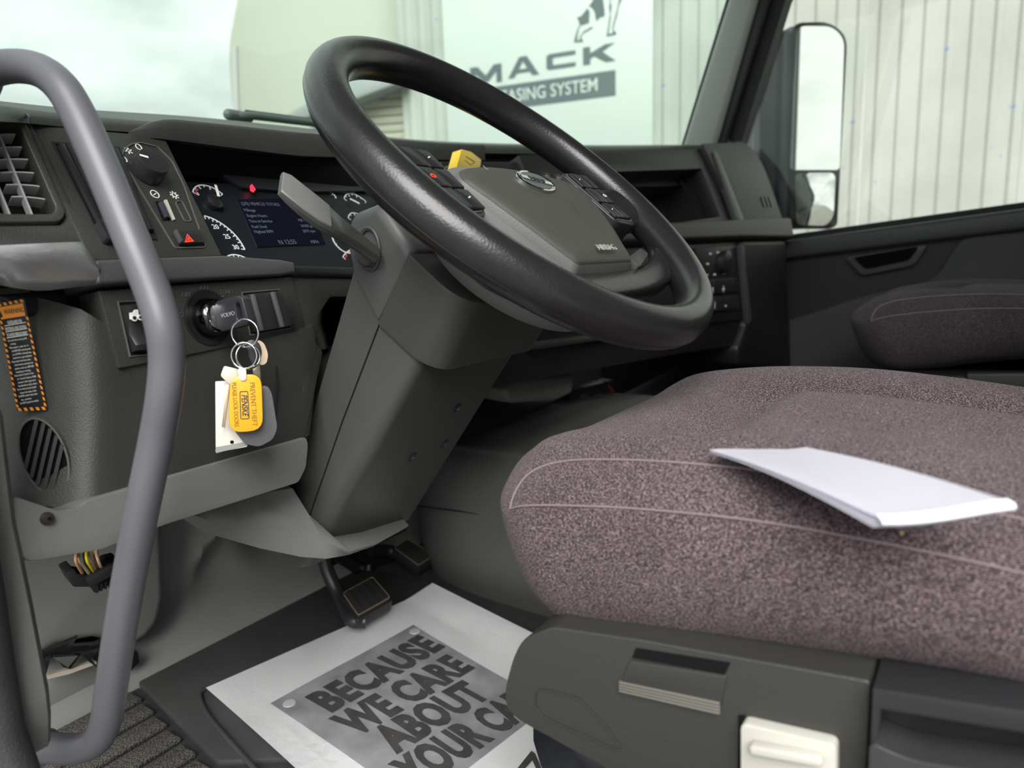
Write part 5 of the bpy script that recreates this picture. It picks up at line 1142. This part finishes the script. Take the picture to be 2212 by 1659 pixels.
# ================================================================== SEATS
def fabric(name, dark, light, hi, scale):
    m, t, b = nodes(name); b.inputs['Roughness'].default_value = 0.95; b.inputs['Specular IOR Level'].default_value = 0.1
    b.inputs['Sheen Weight'].default_value = 0.10; b.inputs['Sheen Roughness'].default_value = 0.45; b.inputs['Sheen Tint'].default_value = (0.9, 0.82, 0.85, 1)
    tc = t.nodes.new('ShaderNodeTexCoord'); mp = t.nodes.new('ShaderNodeMapping'); mp.inputs['Scale'].default_value = (1.0, 0.55, 1.25)
    n = t.nodes.new('ShaderNodeTexNoise'); n.inputs['Scale'].default_value = scale; n.inputs['Detail'].default_value = 3; n.inputs['Roughness'].default_value = 0.7
    r = t.nodes.new('ShaderNodeValToRGB'); r.color_ramp.elements[0].position = .38; r.color_ramp.elements[1].position = .64
    r.color_ramp.elements[0].color = (*dark, 1); r.color_ramp.elements[1].color = (*hi, 1)
    e = r.color_ramp.elements.new(.50); e.color = (*light, 1)
    n3 = t.nodes.new('ShaderNodeTexNoise'); n3.inputs['Scale'].default_value = 14; n3.inputs['Detail'].default_value = 3
    mx = t.nodes.new('ShaderNodeMix'); mx.data_type = 'RGBA'; mx.blend_type = 'MULTIPLY'; mx.inputs[0].default_value = 0.5
    r3 = t.nodes.new('ShaderNodeValToRGB'); r3.color_ramp.elements[0].position = .35; r3.color_ramp.elements[1].position = .65
    r3.color_ramp.elements[0].color = (.62, .60, .60, 1); r3.color_ramp.elements[1].color = (1, 1, 1, 1)
    bp = t.nodes.new('ShaderNodeBump'); bp.inputs['Strength'].default_value = 0.6; bp.inputs['Distance'].default_value = 0.0015
    for a, c in ((tc.outputs['Object'], mp.inputs[0]), (mp.outputs[0], n.inputs['Vector']), (n.outputs[0], r.inputs[0]), (tc.outputs['Object'], n3.inputs['Vector']), (n3.outputs[0], r3.inputs[0]),
                 (r.outputs[0], mx.inputs[6]), (r3.outputs[0], mx.inputs[7]), (mx.outputs[2], b.inputs['Base Color']), (n.outputs[0], bp.inputs['Height']), (bp.outputs[0], b.inputs['Normal'])): t.links.new(a, c)
    return m
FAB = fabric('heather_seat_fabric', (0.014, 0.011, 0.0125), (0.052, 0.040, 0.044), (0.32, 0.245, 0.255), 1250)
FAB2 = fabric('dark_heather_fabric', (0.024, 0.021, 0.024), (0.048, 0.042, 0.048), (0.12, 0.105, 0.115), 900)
PIPE = pm('seat_piping', (0.20, 0.15, 0.16), 0.8, bump=0.3, bscale=900)
def smooth_grid(ctrl, ns, nr):
    n = len(ctrl[0])
    cols = [spline([row[i] for row in ctrl], ns) for i in range(n)]
    return [spline([cols[i][j] for i in range(n)], nr, True) for j in range(len(cols[0]))]
# left half section, from bottom centre round the outside to top centre: (x, z)
HALF = [(0.0, 0.300), (-0.14, 0.300), (-0.200, 0.312), (-0.226, 0.338), (-0.236, 0.375), (-0.227, 0.420), (-0.205, 0.443), (-0.170, 0.458), (-0.135, 0.456), (-0.085, 0.450), (0.0, 0.450)]
IB, IA = 5, 8
def section(y, kx, ztop, zbot, drop=0.0):
    """section at y; kx scales the width, ztop/zbot remap the height range"""
    L = []
    for x, z in HALF:
        f = (z-0.300)/(0.458-0.300); L.append((x*kx, zbot+(ztop-zbot)*f))
    full = L + [(-x, z) for x, z in reversed(L[1:-1])]
    return [V((x, y, z)) for x, z in full]
def make_seat(cx, dy, dz, mat, label, simple):
    st = [(0.335, .55, .392, .352), (0.332, .76, .408, .336), (0.322, .88, .424, .322), (0.306, .955, .437, .314), (0.285, .99, .450, .311), (0.24, 1.0, .459, .314), (0.18, 1.0, .465, .322), (0.10, 1.0, .467, .336), (0.02, 1.0, .462, .348), (-0.06, 1.0, .454, .352), (-0.16, 1.0, .447, .352), (-0.24, 1.0, .445, .352)]
    ctrl = [section(*s) for s in st]
    g = smooth_grid(ctrl, 5, 6)
    def dip(p):
        if p.z < 0.40: return p
        ax = abs(p.x)
        dx = p.x-0.050; dyy = p.y-0.150
        d = max(dx, dyy) if (dx < 0 or dyy < 0) else math.hypot(dx, dyy)
        d -= 0.022
        fr_ = max(0.0, min(1.0, (0.17-ax)/0.05))
        wd_ = 0.016 if d < 0 else 0.034
        return V((p.x, p.y, p.z-0.024*math.exp(-(d/wd_)**2)*fr_+0.005*max(0, min(1, -d/.03))*fr_))
    g = [[dip(p) for p in r] for r in g]
    # front-left corner eases back a little, as the cushion nose is rounded in plan
    def nose(p):
        f = max(0, (abs(p.x)-0.10)/0.13); k = max(0, (p.y-0.12)/0.2)
        return V((p.x, p.y-0.026*f*f*k-0.40*max(0, 0.405-p.z)*min(1, k*1.2), p.z))
    g = [[nose(p)+V((cx, dy, dz)) for p in r] for r in g]
    e = empty('driver_seat' if not simple else 'passenger_seat', (cx, 0.05+dy, 0.0), label, 'seat')
    loft('cushion', g, mat, e, ang=80)
    nr = len(g[0])
    def seam(idx, j0, j1): return [g[j][idx] for j in range(j0, j1)]
    nB, nA = IB*6, IA*6-11
    B = seam(nB, 16, len(g)); A = seam(nA, 25, len(g))
    def gp(j, i):
        j0, i0 = int(j), int(i); fj, fi = j-j0, i-i0
        return g[j0][i0].lerp(g[j0][(i0+1) % nr], fi).lerp(g[j0+1][i0].lerp(g[j0+1][(i0+1) % nr], fi), fj)
    tip = [gp(16+9*(k/12)**1.5, nB+(nA-nB)*math.sin(k/12*math.pi/2)) for k in range(12)]
    out = lambda P, q_: [p+q_ for p in P]
    tube('piping', out(B, V((-.0004, 0, 0.0006))), 0.0007, PIPE, e, seg=6)
    tube('piping', out(tip+A, V((0, 0, 0.0008))), 0.0007, PIPE, e, seg=6)
    tube('piping', out(seam(nr-nA, 21, len(g)), V((0, 0, 0.0006))), 0.0007, PIPE, e, seg=6)
    # backrest, leaning back behind the cushion
    bk = []
    for h, w_, th, yo in ((0.0, .20, .05, 0.0), (.05, .235, .065, -.01), (.20, .24, .07, -.04), (.40, .235, .065, -.09), (.55, .22, .06, -.13), (.66, .17, .05, -.155), (.70, .10, .03, -.165)):
        bk.append([V((cx+math.copysign(abs(math.cos(t))**.55, math.cos(t))*w_, dy-.30+yo+math.copysign(abs(math.sin(t))**.7, math.sin(t))*th, .43+dz+h)) for t in [2*math.pi*k/28 for k in range(28)]])
    loft('backrest', bk, mat, e, ang=80)
    return e, g
seat, SG = make_seat(0.0, 0.0, 0.0, FAB, 'purple-grey fabric driver seat cushion with piped edges', False)
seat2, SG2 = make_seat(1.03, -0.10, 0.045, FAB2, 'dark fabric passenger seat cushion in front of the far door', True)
prism('seat_base', Frame((0.80, 0, 0), (0, -1, 0), (0, 0, 1)), [(-0.19, 0.0), (0.2, 0.0), (0.2, .375), (-.14, .365), (-.19, .30)], -0.46, 0.0, BLACK, seat2, bv=.012, seg=3)
prism('seat_latch', Frame((0.795, 0, 0), (0, -1, 0), (0, 0, 1)), [(-0.03, 0.33), (0.16, 0.345), (0.16, .385), (-.03, .372)], -0.02, 0.006, DARK, seat2, bv=.004, seg=3)
# --- driver seat base mouldings (left side faces the doorway)
SBF = Frame((-0.232, 0, 0), (0, -1, 0), (0, 0, 1))
SBASE = pm('seat_base_plastic', (0.030, 0.030, 0.027), 0.40, bump=0.3, bscale=700, var=.06)
px = SBF.pp
base_out = [(1110, 1470), (1128, 1402), (1150, 1362), (1210, 1338), (1400, 1364), (1890, 1448), (1884, 1560), (1874, 1760), (1500, 1760), (1330, 1640), (1140, 1538), (1112, 1512)]
prism('side_moulding', SBF, rnd(px(base_out), [.012, .01, .01, .004, 0, .004, 0, 0, 0, .01, .01, .01], 4), -0.44, 0.012, SBASE, seat, bv=0.018, seg=5)
SS = SBF.off(0.0125)
# slot with ribbed catch
slot = prism('belt_slot', SS, SS.pp([(1374, 1400), (1578, 1432), (1566, 1456), (1366, 1420)]), -0.006, 0.0005, VOID, seat)
prism('catch_plate', SS, rnd(SS.pp([(1362, 1424), (1572, 1458), (1556, 1530), (1340, 1478)]), .002, 2), -0.004, 0.0016, SBASE, seat, bv=.001, seg=2)
for k in range(4):
    prism('catch_rib', SS, SS.pp([(1340, 1468+k*6), (1558, 1514+k*7), (1557, 1518+k*7), (1340, 1472+k*6)]), 0.0, 0.0030, pm('catch_rib', (.13, .125, .11), .5), seat, bv=.0006)
strip('badge_outline', SS, rnd(SS.pp([(1156, 1494), (1172, 1488), (1250, 1508), (1302, 1560), (1342, 1616), (1336, 1622), (1180, 1552), (1156, 1530)]), .004, 3), .0008, 0, .0006, pm('base_line', (.030, .030, .028), .5), seat, True)
rib = spline([SS.w(*SS.px(*p), .001) for p in ((1180, 1484), (1270, 1500), (1320, 1540), (1360, 1600), (1420, 1680))], 6)
cr_ = empty  # cream adjuster
ad = prism('adjuster_plate', SS, rnd(SS.pp([(1608, 1546), (1812, 1592), (1812, 1720), (1608, 1680)]), .004, 3), -0.002, 0.008, CREAM, seat, bv=.003, seg=3); ad['label'] = 'cream adjuster plate'
prism('adjuster_grip', SS, rnd(SS.pp([(1632, 1578), (1786, 1606), (1788, 1626), (1634, 1600)]), .002, 2), 0.008, 0.015, CREAM, ad, bv=.003, seg=3)
prism('adjuster_gap', SS, SS.pp([(1596, 1545), (1610, 1546), (1608, 1690), (1594, 1690)]), -.001, .001, VOID, seat)
# rear lever housing
RB = SBF.off(0.016)
ring_prism('lever_bezel', RB, RB.pp([(1888, 1474), (2330, 1540), (2330, 1760), (1876, 1760)]), RB.pp([(1906, 1520), (2330, 1588), (2330, 1750), (1886, 1750)]), -0.03, 0.006, SATIN, seat, bv=.003)
prism('lever_recess', RB, RB.pp([(1890, 1500), (2330, 1570), (2330, 1760), (1876, 1760)]), -0.03, -0.016, BLACK, seat)
prism('seat_lever', RB, rnd(RB.pp([(1884, 1580), (1968, 1618), (2120, 1640), (2330, 1670), (2330, 1780), (1876, 1780)]), [.004, .01, .01, 0, 0, 0], 4), -0.016, 0.010, pm('lever_plastic', (.034, .035, .037), .3), seat, bv=.008, seg=4)
prism('moulding_gap', SS, SS.pp([(1882, 1474), (1890, 1475), (1878, 1720), (1868, 1720)]), -.001, .001, VOID, seat)
# suspension bellows
bl_ = [[V((-0.05+r*math.cos(a)*.62, 0.08+r*math.sin(a)*.95, z)) for a in [2*math.pi*k/40 for k in range(80)]] for r, z in ((.27, .055), (.285, .08), (.262, .10), (.29, .15), (.265, .18), (.285, .215), (.25, .235))]
loft('suspension_bellows', bl_, pm('bellows_blue_black', (.022, .027, .040), .4, var=.15, vscale=14), seat, ang=60)
# crumbs
tag(from_bm('crumb', (lambda b: (bmesh.ops.create_icosphere(b, subdivisions=1, radius=.0012, matrix=Matrix.Translation(at(1948, 1152, x=-.222))), b)[1])(bmesh.new()), pm('crumb_tan', (.45, .30, .12), .8)), 'tiny tan crumb on the seat below the paper', 'crumb')
# ================================================================== FOLDED PAPER ON THE SEAT
PZ = 0.4665
A0, B0, D0, E0 = at(1530, 976, z=PZ), at(1728, 960, z=PZ+.001), at(2172, 1103, z=PZ+.004), at(1888, 1127, z=PZ-.003)
pp_ = empty('folded_paper', (A0+B0+D0+E0)/4, 'folded white sheet of paper lying on the driver seat', 'paper')
def pq(s, t): # s along the long edge, t across
    p = A0.lerp(E0, s).lerp(B0.lerp(D0, s), t); p = p.copy()
    p.z += 0.003*math.sin(s*3.0)+0.0015*math.cos(t*4+s*2)
    return p
def sheet(name, s0, s1, t0, t1, fz, ns=16, nt_=10):
    bm = bmesh.new(); g = [[bm.verts.new(pq(s0+(s1-s0)*i/ns, t0+(t1-t0)*j/nt_)+V((0, 0, fz(i/ns, j/nt_)))) for j in range(nt_+1)] for i in range(ns+1)]
    for i in range(ns):
        for j in range(nt_): bm.faces.new((g[i][j], g[i+1][j], g[i+1][j+1], g[i][j+1]))
    bmesh.ops.solidify(bm, geom=list(bm.faces), thickness=.0003)
    return from_bm(name, bm, PAPER, pp_, ang=60)
sheet('top_leaf', 0, 1, 0, 1, lambda a, b: 0.0030*a*a)
sheet('middle_leaf', .02, .99, .01, .99, lambda a, b: -0.0006-.0004*a)
sheet('bottom_leaf', .01, 1.0, .0, 1.0, lambda a, b: -0.0014-.0012*a)
# rolled fold at the right-hand end
fold = []
for k in range(9):
    an = -math.pi/2+math.pi*k/8
    fold.append([pq(1.0, j/8)+(D0-B0).normalized()*(0.005*math.cos(an))+V((0, 0, 0.0012+0.0026*math.sin(an))) for j in range(9)])
loft('fold', fold, PAPER, pp_, closed_ring=False, caps=False, ang=80)
